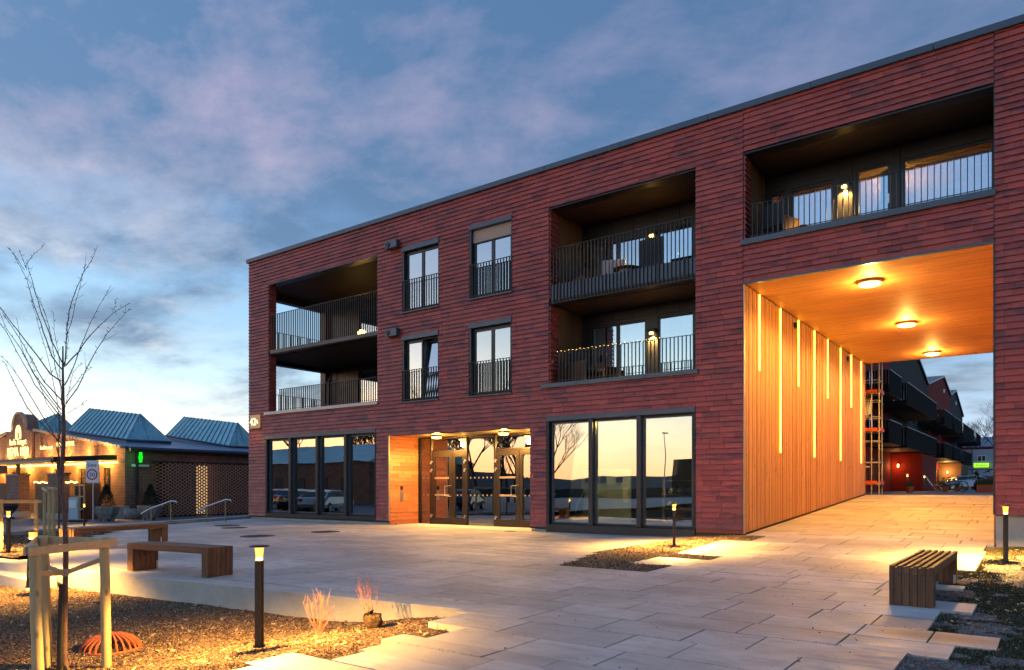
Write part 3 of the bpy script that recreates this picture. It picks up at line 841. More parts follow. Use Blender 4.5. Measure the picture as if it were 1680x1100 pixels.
# ---- railings
def railing(x0, x1, y, z0, z1, n, parent=None, side=False, hgt=.012, post_every=0, deep=0.0):
    """flat-bar balusters between two rails; n balusters; runs along X (or Y when side)"""
    parent = parent or bld
    r = MB()
    def bx(a0, a1, b0, b1, c0, c1):
        r.box(*((b0, b1, a0, a1) if side else (a0, a1, b0, b1)), c0, c1)
    bx(x0, x1, y - .02, y + .02, z1 - .012, z1)
    ro = r.build('railing', 'rail_steel', parent)
    r = MB(); bx(x0, x1, y - .016, y + .016, z0 + .05, z0 + .062); r.build('bottom_rail', 'rail_steel', ro)
    base = None
    for i in range(n):
        a = x0 + (i + .5) * (x1 - x0) / n
        if base is None:
            mb = MB(); 
            if side: mb.box(y - .02, y + .02, a - .005, a + .005, z0 - deep, z1 - .012)
            else: mb.box(a - .0075, a + .0075, y - .02, y + .02, z0 - deep, z1 - .012)
            base = center_build(mb, 'baluster', 'rail_steel', ro); l0 = base.location.copy()
        else:
            o = base.copy(); COL.objects.link(o); d = (a - (x0 + .5 * (x1 - x0) / n))
            o.location = l0 + (Vector((0, d, 0)) if side else Vector((d, 0, 0)))
    return ro
# ---- loggias
def loggia_floor(name, x0, x1, y0, y1, z0, z1, m='panel_dark'):
    mb = MB().box(x0, x1, y0, y1, z0, z1); return mb.build(name, m, bld)
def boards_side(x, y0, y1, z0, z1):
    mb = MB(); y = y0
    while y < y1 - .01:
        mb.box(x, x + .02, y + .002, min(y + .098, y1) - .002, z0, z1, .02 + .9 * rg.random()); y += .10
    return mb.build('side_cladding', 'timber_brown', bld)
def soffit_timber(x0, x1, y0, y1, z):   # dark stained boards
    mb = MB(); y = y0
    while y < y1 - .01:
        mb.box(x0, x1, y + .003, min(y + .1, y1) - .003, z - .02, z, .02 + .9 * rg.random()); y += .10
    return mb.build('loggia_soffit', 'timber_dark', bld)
def pane(parent, x0, x1, y, z0, z1, m='upper_glass'):
    return MB().box(x0, x1, y, y + .012, z0, z1).build('pane', m, parent)
def window_unit(name, x0, x1, y, z0, z1, m='frame_dark', sash=.065, g='upper_glass', d=.06):
    mb = MB(); frame_rect(mb, x0, x1, z0, z1, sash, y, y + d); f = bevel(mb.build(name, m, bld), .004)
    pane(f, x0 + sash - .004, x1 - sash + .004, y + d * .45, z0 + sash - .004, z1 - sash + .004, g); return f
# corner loggia (upper left), two levels
YB = 20.95
for (z0, z1) in ((4.23, 4.34), (6.58, 6.74)):
    loggia_floor('loggia_floor', BX0 + .31, -18.1, FY + (.31 if z0 < 5 else .06), YB, z0, z1)
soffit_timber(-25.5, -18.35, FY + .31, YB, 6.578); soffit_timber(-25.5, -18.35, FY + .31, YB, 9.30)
mb = MB().box(-25.5, -18.1, FY + .31, YB + .3, 9.302, 9.4); mb.build('loggia_ceiling', 'panel_dark', bld)
mb = MB().box(-24.5, -18.4, FY - .03, FY + .31, 9.28, 9.30); mb.build('lintel_trim', 'metal_grey', bld)
mb = MB().box(-24.49, -18.41, FY + .0, FY + .06, 6.60, 6.735); mb.build('slab_edge', 'frame_dark', bld)
mb = MB().box(-24.75, -18.35, FY - .085, FY + .3, 4.22, 4.335); bevel(mb.build('sill', 'sill_pale', bld), .005)
mb = MB().box(-18.39, -18.1, FY + .31, YB, 4.34, 9.3); mb.build('loggia_side', 'panel_dark', bld)
bw = MB()
wall_sheet(bw, -25.5, -18.1, 4.34, 9.3, [(-23.6, -21.2, 4.40, 6.35), (-23.6, -21.2, 6.80, 8.95), (-20.6, -19.3, 4.40, 6.35), (-20.6, -19.3, 6.80, 8.95)], YB, YB + .25)
bw.build('loggia_wall', 'panel_dark', bld)
for z0, z1 in ((4.40, 6.35), (6.80, 8.95)):
    window_unit('balcony_window', -23.6, -21.2, YB + .05, z0, z1); window_unit('balcony_window', -20.6, -19.3, YB + .05, z0, z1)
railing(-24.42, -18.45, FY + .04, 6.62, 8.12, 54); railing(-24.05, -18.48, FY + .12, 4.36, 5.20, 50)
railing(FY + .35, 20.7, BX0 + .15, 6.74, 7.80, 26, side=True); railing(FY + .35, 20.7, BX0 + .15, 4.36, 5.22, 26, side=True)
mb = MB().tube([(-25.3, 20.75, 4.34), (-25.3, 20.75, 6.0), (-25.15, 20.8, 6.25), (-25.1, 20.88, 6.57)], .04, 10); mb.build('downpipe', 'metal_grey', bld)
# middle loggia
YB = 18.98
for (z0, z1) in ((4.23, 4.34), (6.60, 6.80)):
    loggia_floor('loggia_floor', -11.4, -7.04, FY + (.31 if z0 < 5 else .04), YB, z0, z1)
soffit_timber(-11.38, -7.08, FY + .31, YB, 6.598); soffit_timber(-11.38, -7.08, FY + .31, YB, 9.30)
mb = MB().box(-11.4, -7.04, FY + .31, YB + .2, 9.302, 9.4); mb.build('loggia_ceiling', 'panel_dark', bld)
mb = MB().box(-11.4, -7.06, FY - .03, FY + .31, 9.26, 9.29); mb.build('lintel_trim', 'frame_bronze', bld)
mb = MB().box(-11.66, -6.98, FY - .085, FY + .30, 4.215, 4.335); bevel(mb.build('sill', 'metal_grey', bld), .005)
boards_side(-11.42, FY + .44, YB, 4.34, 6.575); boards_side(-11.42, FY + .44, YB, 6.8, 9.28)
mb = MB().box(-7.05, -6.8, FY + .31, YB + .2, 4.34, 9.3).box(-11.65, -11.42, FY + .31, YB + .2, 4.34, 9.3); mb.build('loggia_side', 'panel_dark', bld)
wops = [(-11.05, -9.28, 4.40, 6.20), (-8.92, -7.84, 4.40, 6.27), (-11.05, -9.28, 6.86, 8.66), (-8.92, -7.1, 6.86, 8.74)]
bw = MB(); wall_sheet(bw, -11.42, -7.05, 4.34, 9.3, wops, YB, YB + .2); bw.build('loggia_wall', 'panel_dark', bld)
for x in (-11.05, -10.35, -9.65, -8.95, -8.25, -7.55):
    for z0, z1 in ((6.30, 6.57), (8.78, 9.27)):
        MB().box(x + .006, min(x + .69, -7.1), YB - .03, YB - .004, z0, z1).build('cassette_panel', 'panel_dark', bld)
for (a, b, c, d) in ((-11.05, -10.2, 4.40, 6.20), (-10.2, -9.28, 4.40, 6.20), (-8.92, -7.84, 4.40, 6.27), (-11.05, -10.2, 6.86, 8.66), (-10.2, -9.28, 6.86, 8.66), (-8.92, -7.84, 6.86, 8.74)):
    window_unit('balcony_door' if a == -8.92 else 'balcony_window', a, b, YB + .03, c, d, sash=.055)
window_unit('balcony_window', -7.84, -7.1, YB + .03, 6.86, 8.74, sash=.055)
railing(-11.32, -7.1, FY - .0, 6.62, 8.13, 38); railing(-11.2, -7.09, FY + .12, 4.36, 5.23, 38)
for x in (-11.1, -10.35, -9.75, -9.15, -8.1, -7.3):
    pass
for i in range(39):    # folded metal apron behind the balusters of the upper balcony
    pass
mb = MB().box(-11.34, -7.08, FY + .025, FY + .04, 6.72, 7.12); mb.build('balcony_apron', 'metal_grey', bld)
mb = MB()
for x in (-11.1, -10.35, -9.6, -8.85, -8.1, -7.35): mb.box(x - .03, x + .03, FY + .015, FY + .05, 6.63, 7.15)
mb.build('apron_bracket', 'rail_steel', bld)
# right loggia above the passage
YB = 18.78
loggia_floor('loggia_floor', -5.84, -.9, FY + .02, YB, 7.15, 7.28)
soffit_timber(-5.83, -.92, FY + .31, YB, 9.35)
mb = MB().box(-5.86, -.88, FY + .31, YB + .2, 9.352, 9.45); mb.build('loggia_ceiling', 'panel_dark', bld)
mb = MB().box(-5.86, -.9, FY - .03, FY + .32, 9.31, 9.345); mb.build('lintel_trim', 'frame_bronze', bld)
mb = MB().box(-5.92, -.86, FY - .09, FY + .3, 7.15, 7.285); bevel(mb.build('sill', 'metal_grey', bld), .005)
boards_side(-5.88, FY + .44, YB, 7.28, 9.32)
mb = MB().box(-.9, -.7, FY + .31, YB + .2, 7.2, 9.35).box(-6.1, -5.88, FY + .31, YB + .2, 7.2, 9.35); mb.build('loggia_side', 'panel_dark', bld)
wops = [(-5.74, -5.36, 7.32, 8.86), (-5.22, -4.22, 7.32, 8.86), (-3.72, -2.98, 7.32, 8.95), (-2.74, -.96, 7.32, 8.95)]
bw = MB(); wall_sheet(bw, -5.88, -.88, 7.28, 9.35, wops, YB, YB + .2); bw.build('loggia_wall', 'panel_dark', bld)
for i, (a, b, c, d) in enumerate(wops):
    f = window_unit('balcony_door' if i == 2 else 'balcony_window', a, b, YB + .03, c, d, sash=.06)
    if i == 2: MB().box(b - .05, b - .02, YB - .03, YB + .03, 8.0, 8.22).build('handle', 'steel', f)
mb = MB().box(-2.94, -2.78, YB - .05, YB - .004, 7.29, 9.3).box(-4.13, -3.79, YB - .03, YB - .004, 7.29, 9.3); mb.build('facade_post', 'frame_bronze', bld)
railing(-5.72, -.93, FY + .03, 7.29, 8.10, 41)

# ---- french windows with railings
def french(x0, x1, z0, z1, blind=0.0, tilt=False, hdr=.15, curt=1):
    y = FY + .09
    mb = MB(); mb.box(x0 - .002, x1 + .002, FY - .06, FY + .28, z1 - hdr, z1 + .0)
    h = bevel(mb.build('shutter_box', 'metal_grey', bld), .006)
    MB().box(x0 + .001, x0 + .09, FY - .03, FY + .28, z0, z1 - hdr - .002).build('reveal', 'frame_dark', bld); MB().box(x1 - .03, x1 - .001, FY - .03, FY + .28, z0, z1 - hdr - .002).build('reveal', 'frame_dark', bld)
    mb = MB().box(x0 - .02, x1 + .02, FY - .085, FY + .28, z0 - .045, z0 - .001); bevel(mb.build('sill', 'metal_grey', bld), .004)
    zt = z1 - hdr - .003; xa, xb = x0 + .092, x1 - .032; xm = (xa + xb) / 2
    mb = MB(); frame_rect(mb, xa, xb, z0 + .002, zt, .045, y, y + .07); f = bevel(mb.build('french_window', 'frame_dark', bld), .004)
    for i, (a, b) in enumerate(((xa + .047, xm - .002), (xm + .002, xb - .047))):
        mb = MB(); frame_rect(mb, a, b, z0 + .05, zt - .05, .055, y - .012, y + .045)
        s_ = MB(); s_.box(a + .05, b - .05, y + .012, y + .022, z0 + .10, zt - .10)
        if tilt and i == 1:
            M = Matrix.Translation((0, y, z0 + .05)) @ Matrix.Rotation(R(-7), 4, 'X') @ Matrix.Translation((0, -y, -(z0 + .05)))
            M = Matrix.Translation((0, y, z0 + .05)) @ Matrix.Rotation(R(6), 4, 'X').inverted() @ Matrix.Translation((0, -y, -(z0 + .05)))
            for q in (mb, s_): q.v = [tuple(M @ Vector(v)) for v in q.v]
        mb.build('sash', 'frame_dark', f); s_.build('pane', 'upper_glass', f)
    if blind:
        mb = MB().box(x0 + .095, x1 - .035, y - .03, y - .022, zt - blind, zt); mb.build('blind', 'blind', bld)
        mb = MB().box(x0 + .095, x1 - .035, y - .035, y - .018, zt - blind - .03, zt - blind); mb.build('blind_rail', 'frame_dark', bld)
    # gathered curtain behind the glass
    if curt:
        mb = MB(); n = 34; w_ = (xb - xa)
        for i in range(n):
            a = xa + w_ * i / n; b = xa + w_ * (i + 1) / n
            if curt == 2 and .42 < i / n < .62: continue
            ya = y + .28 + .03 * math.sin(i * 1.9); yb_ = y + .28 + .03 * math.sin((i + 1) * 1.9)
            mb.add([(a, ya, z0), (b, yb_, z0), (b, yb_, zt), (a, ya, zt)], [(0, 1, 2, 3)]); 
        mb.build('curtain', 'curtain', f)
    railing(x0 + .01, x1 - .01, FY - .07, z0 + .0, z0 + 1.02, 15)
french(*OPEN['win_a'], hdr=.16, curt=0); french(*OPEN['win_b'], blind=.38, hdr=.13, curt=0); french(*OPEN['win_c'], tilt=True, curt=2); french(*OPEN['win_d'])
# ---- big shop windows
def shop_window(x0, x1, z0, z1, muls, zb):
    y = FY + .06
    mb = MB().box(x0, x1, FY - .055, FY + .28, z1 - .13, z1); bevel(mb.build('window_header', 'metal_grey', bld), .006)
    mb = MB().box(x0, x1 - .004, FY - .05, FY + .28, z0, zb - .02); bevel(mb.build('window_base', 'frame_dark', bld), .006)
    mb = MB(); mb.box(x0 + .001, x0 + .10, FY - .045, FY + .28, zb - .018, z1 - .132); mb.box(x1 - .05, x1 - .001, FY - .045, FY + .28, zb - .018, z1 - .132)
    frame_rect(mb, x0 + .102, x1 - .052, zb - .016, z1 - .135, .05, y, y + .08)
    f = bevel(mb.build('window_frame', 'frame_black', bld), .004)
    for m in muls: bevel(MB().box(m - .06, m + .06, FY - .075, FY + .2, zb - .015, z1 - .137).build('mullion', 'frame_dark', f), .004)
    e = [x0 + .15] + muls + [x1 - .1]
    for i in range(len(e) - 1):
        a = e[i] + (.062 if i else 0); b = e[i + 1] - (.062 if i < len(e) - 2 else 0)
        MB().box(a, b, y + .03 , y + .045, zb + .034, z1 - .185).build('pane', 'window_glass', f)
        mb = MB(); frame_rect(mb, a, b, zb + .034, z1 - .185, .025, y - .012, y + .028); mb.build('glazing_bead', 'metal_grey', f)
shop_window(*OPEN['shop_left'], [-23.14, -21.56, -20.0], .42); shop_window(*OPEN['shop_right'], [-10.03, -8.59], .38)

# ---- entrance recess
EY = 18.6; ez = 3.14
mb = MB().box(-17.84, -12.06, FY + .02, EY + .12, ez, ez + .04); mb.build('entrance_soffit', 'brass_trim', bld)
mb = MB().box(-17.845, -12.06, FY - .03, FY + .02, ez - .01, ez + .03); mb.build('entrance_trim', 'metal_grey', bld)
mb = MB().box(-17.86, -17.815, FY - .048, FY + .01, .27, ez - .012); mb.build('corner_trim', 'brass_trim', bld)
mb = MB().box(-18.1, -17.845, FY + .30, EY + .12, .0, 3.3).box(-12.055, -11.8, FY + .30, EY + .12, .0, 3.3); mb.build('entrance_cheek', 'panel_dark', bld)
ent = [(-17.80, -17.26), (-17.26, -15.66), (-15.66, -14.45), (-14.45, -12.86), (-12.86, -12.08)]
ZE = .09; ZD = 2.60
fb = MB(); frame_rect(fb, -17.81, -12.06, ZE, ez - .002, .05, EY, EY + .09)
for x in (-17.26, -15.66, -14.45, -12.86): fb.box(x - .04, x + .04, EY - .01, EY + .1, ZE + .05, ez - .052)
for a, b in (ent[1], ent[3]): fb.box(a + .04, b - .04, EY, EY + .09, ZD, ZD + .06)
ef = bevel(fb.build('entrance_frame', 'frame_bronze', bld), .004)
for a, b in (ent[0], ent[2], ent[4]): pane(ef, a + .04, b - .04, EY + .04, ZE + .05, ez - .052, 'window_glass')
for a, b in (ent[1], ent[3]): pane(ef, a + .04, b - .04, EY + .04, ZD + .06, ez - .052, 'window_glass')
def dots_row(x0, x1, z, n):
    mb = MB()
    for i in range(n):
        x = x0 + (i + .5) * (x1 - x0) / n
        vs = [(x + .03 * math.cos(t * math.pi / 5), EY + .036, z + .03 * math.sin(t * math.pi / 5)) for t in range(10)]
        MB().extrude(vs, (0, -.004, 0)).build('glass_marking', 'brass_trim', ef)
for z in (1.14, 1.72):
    dots_row(-17.72, -17.34, z, 2); dots_row(-15.58, -14.53, z, 6)
def door_leaf(x0, x1, wide=True, hinge_left=True):
    mb = MB(); s_ = .15 if wide else .12; y0 = EY + .0
    mb.box(x0, x1, y0, y0 + .07, ZE + .055, ZE + .28); mb.box(x0, x1, y0, y0 + .07, ZD - .17, ZD - .005)
    mb.box(x0, x0 + s_, y0, y0 + .07, ZE + .28, ZD - .17); mb.box(x1 - s_, x1, y0, y0 + .07, ZE + .28, ZD - .17)
    d = bevel(mb.build('door', 'frame_bronze', bld), .004)
    MB().box(x0 + s_ - .003, x1 - s_ + .003, y0 + .03, y0 + .042, ZE + .277, ZD - .167).build('pane', 'window_glass', d)
    if wide:
        for z in (1.14, 1.72): bevel(MB().box(x0 + s_, x1 - s_, y0 - .012, y0 + .028, z - .032, z + .032).build('push_bar', 'brass_trim', d), .004)
        xh = x1 - .06
        MB().tube([(xh, y0, 1.46), (xh, y0 - .09, 1.46), (xh - .20, y0 - .09, 1.44), (xh - .20, y0 - .09, 1.12), (xh, y0 - .09, 1.10), (xh, y0, 1.10)], .014, 8).build('handle', 'steel', d)
        MB().lathe([(.03, 0), (.03, .02)], (0, 0, 0), 12)
    else:
        for z in (1.14, 1.72):
            for i in range(2):
                x = x0 + s_ + (i + .5) * (x1 - x0 - 2 * s_) / 2
                MB().extrude([(x + .03 * math.cos(t * math.pi / 5), y0 + .028, z + .03 * math.sin(t * math.pi / 5)) for t in range(10)], (0, -.004, 0)).build('glass_marking', 'brass_trim', d)
    xe = x0 if hinge_left else x1
    for z in (.42, 1.98, 2.26):
        hb = MB().tube([(xe, y0 - .03, z - .06), (xe, y0 - .03, z + .06)], .017, 8); sgn = 1
        hb.box(xe - .055, xe - .008, y0 - .035, y0 - .004, z - .045, z + .0); hb.box(xe + .008, xe + .055, y0 - .035, y0 - .004, z + .005, z + .05)
        hb.build('hinge', 'steel', d)
    return d
for a, b in (ent[1], ent[3]):
    m = a + (b - a) * .62
    door_leaf(a + .045, m - .003, True, True); door_leaf(m + .003, b - .045, False, False)
# threshold paving inside the recess
mb = MB().box(-17.83, -12.05, FY - .03, EY + .1, -.1, .135); mb.build('threshold', 'concrete_pale', bld)

# ---- rooms behind the glass
def room(x0, x1, y0, y1, z0, z1, m='interior', fl='interior_floor'):
    mb = MB()
    mb.add([(x0, y1, z0), (x1, y1, z0), (x1, y1, z1), (x0, y1, z1)], [(0, 1, 2, 3)]); mb.add([(x0, y0, z0), (x0, y1, z0), (x0, y1, z1), (x0, y0, z1)], [(0, 1, 2, 3)])
    mb.add([(x1, y0, z0), (x1, y1, z0), (x1, y1, z1), (x1, y0, z1)], [(0, 1, 2, 3)]); mb.add([(x0, y0, z1), (x1, y0, z1), (x1, y1, z1), (x0, y1, z1)], [(0, 1, 2, 3)])
    r_ = mb.build('room_wall', m, bld)
    MB().add([(x0, y0, z0), (x1, y0, z0), (x1, y1, z0), (x0, y1, z0)], [(0, 1, 2, 3)]).build('room_floor', fl, bld); return r_
room(-25.45, -18.15, FY + .31, 24.5, .2, 3.5); room(-17.95, -11.9, EY + .13, 26, .09, 3.3); room(-11.75, -6.2, FY + .31, 24, .15, 3.5)
room(-17.6, -15.2, FY + .31, 21.5, 4.0, 6.6); room(-14.7, -12.3, FY + .31, 21.5, 4.0, 6.6); room(-17.6, -15.2, FY + .31, 21.5, 6.95, 9.6); room(-14.7, -12.3, FY + .31, 21.5, 6.95, 9.6)
room(-11.4, -7.0, 19.2, 23, 4.2, 6.5); room(-11.4, -7.0, 19.2, 23, 6.85, 9.2); room(-25.4, -18.2, 21.2, 24, 4.3, 6.5); room(-25.4, -18.2, 21.2, 24, 6.7, 9.2)
room(-5.86, -.7, 19.0, 24, 7.25, 9.1, 'timber_soffit')
def curtain(x0, x1, y, z0, z1, n=12, m='curtain'):
    mb = MB()
    for i in range(n):
        a = x0 + (x1 - x0) * i / n; b = x0 + (x1 - x0) * (i + 1) / n
        mb.add([(a, y + .04 * math.sin(i * 2.1), z0), (b, y + .04 * math.sin((i + 1) * 2.1), z0), (b, y + .03 * math.sin((i + 1) * 2.1), z1), (a, y + .03 * math.sin(i * 2.1), z1)], [(0, 1, 2, 3)])
    return mb.build('curtain', m, bld)
curtain(-3.25, -3.0, 19.15, 7.3, 8.95); curtain(-10.75, -10.4, 19.35, 4.4, 6.2); curtain(-8.85, -8.3, 19.3, 4.4, 6.25); curtain(-10.1, -9.6, 19.35, 4.4, 6.2)
curtain(-15.3, -14.9, 19.3, .1, 3.2, 9); curtain(-13.9, -13.2, 19.8, .1, 3.2, 12, 'fabric_dark')
for x, y, z, e in ((-3.2, 20.5, 8.6, 90), (-9.2, 21, 8.6, 8), (-9.2, 21, 6.0, 10), (-9.5, 18.4, 3.3, 150), (-21, 18.6, 3.3, 50), (-14, 20, 2.8, 14)): lamp('room_fill', 'POINT', (x, y, z), e, WARM2, shadow_soft_size=.02)  # unseen points added to brighten the rooms; only the first room shows lit

# ================================================================== FIXTURES ON THE BUILDING
for i, yy in enumerate(lit_y):
    short = i % 2 == 0; zb = 4.30 if short else 2.32; z0 = 6.22
    words = ['first', 'second', 'third', 'fourth', 'fifth', 'sixth', 'seventh', 'eighth'][i]
    t = thing('light_strip', f"{'short' if short else 'long'} glowing vertical light strip, {words} from the front edge of the timber passage wall", 'light strip', (-5.83, yy, zb), 0, 'light strips in the passage wall')
    MB().box(-5.842, -5.828, yy - .028, yy + .028, zb, z0).build('profile', 'brass_trim', t)
    MB().box(-5.8275, -5.812, yy - .022, yy + .022, zb + .015, z0 - .01).build('light_diffuser', 'glow_strip', t)
def ceiling_disc(x, y, z, r, label, group, watts):
    t = thing('ceiling_lamp', label, 'ceiling lamp', (x, y, z - .14), 0, group)
    MB().lathe([(r * .92, .075), (r, .08), (r * 1.02, .10), (r * 1.02, .135)], (x, y, z - .14), 32).build('housing', 'brass_trim', t)
    MB().lathe([(r * .6, .028), (r * .82, .042), (r * .9, .0745)], (x, y, z - .14), 32).build('lamp_diffuser', 'glow_disc', t)
    lamp('lamp_light', 'SPOT', (0, 0, .0), watts, WARM if watts > 200 else (1, .56, .16), t, shadow_soft_size=.15, spot_size=R(168), spot_blend=.25)
    lamp('lamp_glow', 'POINT', (0, 0, -.10), watts * .16, WARM if watts > 200 else (1, .56, .16), t, shadow_soft_size=.1)
    return t
for i, (yy, wd) in enumerate(((18.71, 'nearest'), (24.09, 'middle'), (29.9, 'farthest'))):
    ceiling_disc(-3.4, yy, 6.245, .27, f'{wd} of the three round ceiling lamps under the timber passage ceiling', 'round lamps in the passage ceiling', 560)
for xx, wd in ((-16.4, 'left'), (-13.6, 'right')):
    ceiling_disc(xx, 17.95, 3.135, .18, f'round ceiling lamp over the {wd} glass door of the entrance recess', 'round lamps over the entrance', 330)
for yy, zz, wd in ((21.35, 6.0, 'near'), (28.0, 6.0, 'far')):
    t = thing('sensor', f"small black box sensor at the {wd} end of the timber passage wall's top", 'sensor', (-5.84, yy, zz))
    MB().box(-5.838, -5.76, yy - .05, yy + .05, zz - .06, zz + .07).build('body', 'black_paint', t)
    MB().lathe([(.02, 0), (.035, .02), (.03, .04)], (-5.80, yy, zz - .1), 10).build('lens', 'plastic_dark', t)
def wall_lamp(x, y, z, label, e):
    t = thing('wall_lamp', label, 'wall lamp', (x, y, z), 0, 'wall lamps on the loggia walls')
    mb = MB(); mb.box(x - .13, x + .13, y - .12, y - .004, z, z + .10); mb.box(x - .13, x + .13, y - .02, y - .005, z - .06, z)
    bevel(mb.build('shade', 'black_paint', t), .006)
    MB().lathe([(.045, -.06), (.06, -.035), (.04, -.003)], (x, y - .075, z), 12).build('bulb', 'glow_small', t)
    lamp('lamp_light', 'SPOT', (0, -.075, -.06), e, WARM2, t, shadow_soft_size=.03, spot_size=R(125), spot_blend=.6)
wall_lamp(-9.08, 18.98, 5.80, 'black box wall lamp between window and door on the lower middle balcony', 420)
wall_lamp(-9.08, 18.98, 8.56, 'bright wall lamp on the upper middle balcony', 480)
wall_lamp(-3.96, 18.76, 8.62, 'bright wall lamp beside the door on the long balcony above the passage', 480)
# ventilation hoods
for z, wd in ((9.45, 'upper'), (6.53, 'lower')):
    t = thing('air_vent', f'{wd} grey ventilation box with a round mouth on the tiled wall left of the windows', 'vent', (-17.55, FY - .04, z), 0, 'ventilation boxes on the facade')
    bevel(MB().box(-17.84, -17.30, FY - .22, FY - .042, z - .12, z + .14).build('body', 'metal_grey', t), .01)
    mb = MB(); c = (-17.70, FY - .222, z)
    mb.extrude([(c[0] + .09 * math.cos(a * math.pi / 9), c[1] + .002, c[2] + .09 * math.sin(a * math.pi / 9)) for a in range(18)], (0, -.03, 0)); mb.build('nozzle', 'frame_dark', t)
    mb = MB(); mb.extrude([(c[0] + .065 * math.cos(a * math.pi / 9), c[1] - .029, c[2] + .065 * math.sin(a * math.pi / 9)) for a in range(18)], (0, -.005, 0)); mb.build('opening', 'frame_black', t)
# number plate
t = thing('number_sign', 'lit beige house number plate reading 42A on the left corner of the tiled facade', 'sign', (-25.31, FY - .05, 3.75), 0)
bevel(MB().box(-25.60, -25.03, FY - .13, FY - .04, 3.74, 4.26).build('plate', 'glow_plate', t), .006)
MB().box(-25.64, -24.99, FY - .10, FY - .045, 3.70, 3.738).build('plate_frame', 'frame_dark', t)
MB().box(-25.64, -25.602, FY - .10, FY - .045, 3.74, 4.30).build('plate_frame', 'frame_dark', t)
text_obj('42', .42, facing_south(-25.38, FY - .135, 3.85), 'screen_pale', t, 'lettering', .008)
text_obj('A', .24, facing_south(-25.12, FY - .135, 3.90), 'screen_pale', t, 'lettering', .008)
lamp('lamp_light', 'POINT', (0, -.35, -.25), 1.2, WARM2, t, shadow_soft_size=.05)
# intercom
t = thing('intercom', 'small steel intercom panel on the warm lit tiled cheek of the entrance', 'intercom', (-17.79, 17.72, .92))
bevel(MB().box(-17.80, -17.765, 17.66, 17.78, .95, 1.28).build('panel', 'steel', t), .004)
bevel(MB().box(-17.80, -17.75, 17.67, 17.77, 1.32, 1.44).build('card_reader', 'black_paint', t), .004)
# things behind the shop glass
t = thing('stone_slab', 'tall pale stone slab with a slanting left edge behind the fixed entrance glass', 'slab', (-15.2, 19.0, .09))
MB().extrude([(-15.62, 18.92, 1.32), (-15.18, 18.92, .10), (-14.62, 18.92, .10), (-14.60, 18.92, 1.12), (-14.72, 18.92, 1.32)], (0, .04, 0)).build('slab_body', 'leaning_stone', t)
lamp('room_fill', 'POINT', (-15.4, 18.78, 2.9), 20, WARM2, shadow_soft_size=.02)  # another added point without a fitting, just inside the entrance glass
t = thing('display_board', 'large pale blue board with small openings standing inside the right shop window', 'board', (-10.9, 19.6, .15))
mb = MB(); mb.box(-11.9, -10.05, 19.5, 19.58, .18, 1.95); bevel(mb.build('panel', 'board_blue', t), .005)
for x in (-11.5, -10.95, -10.4): MB().box(x - .10, x + .10, 19.48, 19.499, 1.55, 1.72).build('opening', 'frame_black', t)
MB().box(-10.28, -10.12, 19.485, 19.499, .95, 1.4).build('notice', 'white_paint', t)
t = thing('lounge_chair', 'dark chair with curved frame behind the left pane of the right shop window', 'chair', (-11.9, 18.6, .15))
mb = MB()
for s_ in (0, .5): mb.tube([(-12.0 + s_, 18.5, .16), (-11.9 + s_, 18.7, .9), (-11.75 + s_, 19.0, 1.45)], .02, 8)
mb.build('chair_frame', 'steel', t); MB().obox((-11.65, 18.7, .62), (.27, .28, .03), Matrix.Rotation(.1, 3, 'X')).build('seat', 'fabric_dark', t)
MB().obox((-11.62, 18.97, 1.0), (.26, .03, .35), Matrix.Rotation(-.25, 3, 'X')).build('backrest', 'fabric_dark', t)
t = thing('shelf_rack', 'wooden shelf rack draped with wrapped bundles behind the rightmost shop pane', 'shelf', (-8.0, 19.6, .15))
mb = MB(); 
for x in (-8.95, -7.0): mb.box(x, x + .07, 19.35, 19.42, .16, 1.62)
mb.build('post', 'rail_wood', t)
for z in (.4, .78, 1.18, 1.58): MB().box(-8.95, -6.93, 19.3, 19.9, z, z + .03).build('shelf', 'rail_wood', t)
mb = MB(); rg2 = random.Random(3)
for z in (.43, .81, 1.21):
    x = -8.85
    while x < -7.1:
        r_ = rg2.uniform(.09, .15); mb.lathe([(r_ * .5, 0), (r_, r_ * .4), (r_ * 1.05, r_ * 1.1), (r_ * .55, r_ * 1.7)], (x + r_, 19.45 + rg2.random() * .1, z), 9); x += 2 * r_ + .02
mb.build('bundle', 'tarp', t)
tag(MB().box(-9.3, -9.22, 18.5, 18.6, .16, 3.2).build('interior_post', 'rail_wood'), 'slim timber post inside the right shop window beside the shelf rack', 'post')
t = thing('wall_poster', 'pale notice boards hung inside the rightmost pane of the left shop window', 'poster', (-19.2, 19.3, 1.0))
MB().box(-19.75, -18.95, 19.30, 19.33, 1.35, 2.0).build('sheet', 'fabric_light', t); MB().box(-19.75, -18.95, 19.30, 19.33, .75, 1.25).build('sheet', 'fabric_light', t)
t = thing('interior_column', 'pale column inside the left shop window behind its first pane', 'column', (-24.0, 19.6, .2))
MB().box(-24.2, -23.8, 19.5, 19.9, .21, 3.45).build('shaft', 'fabric_light', t)
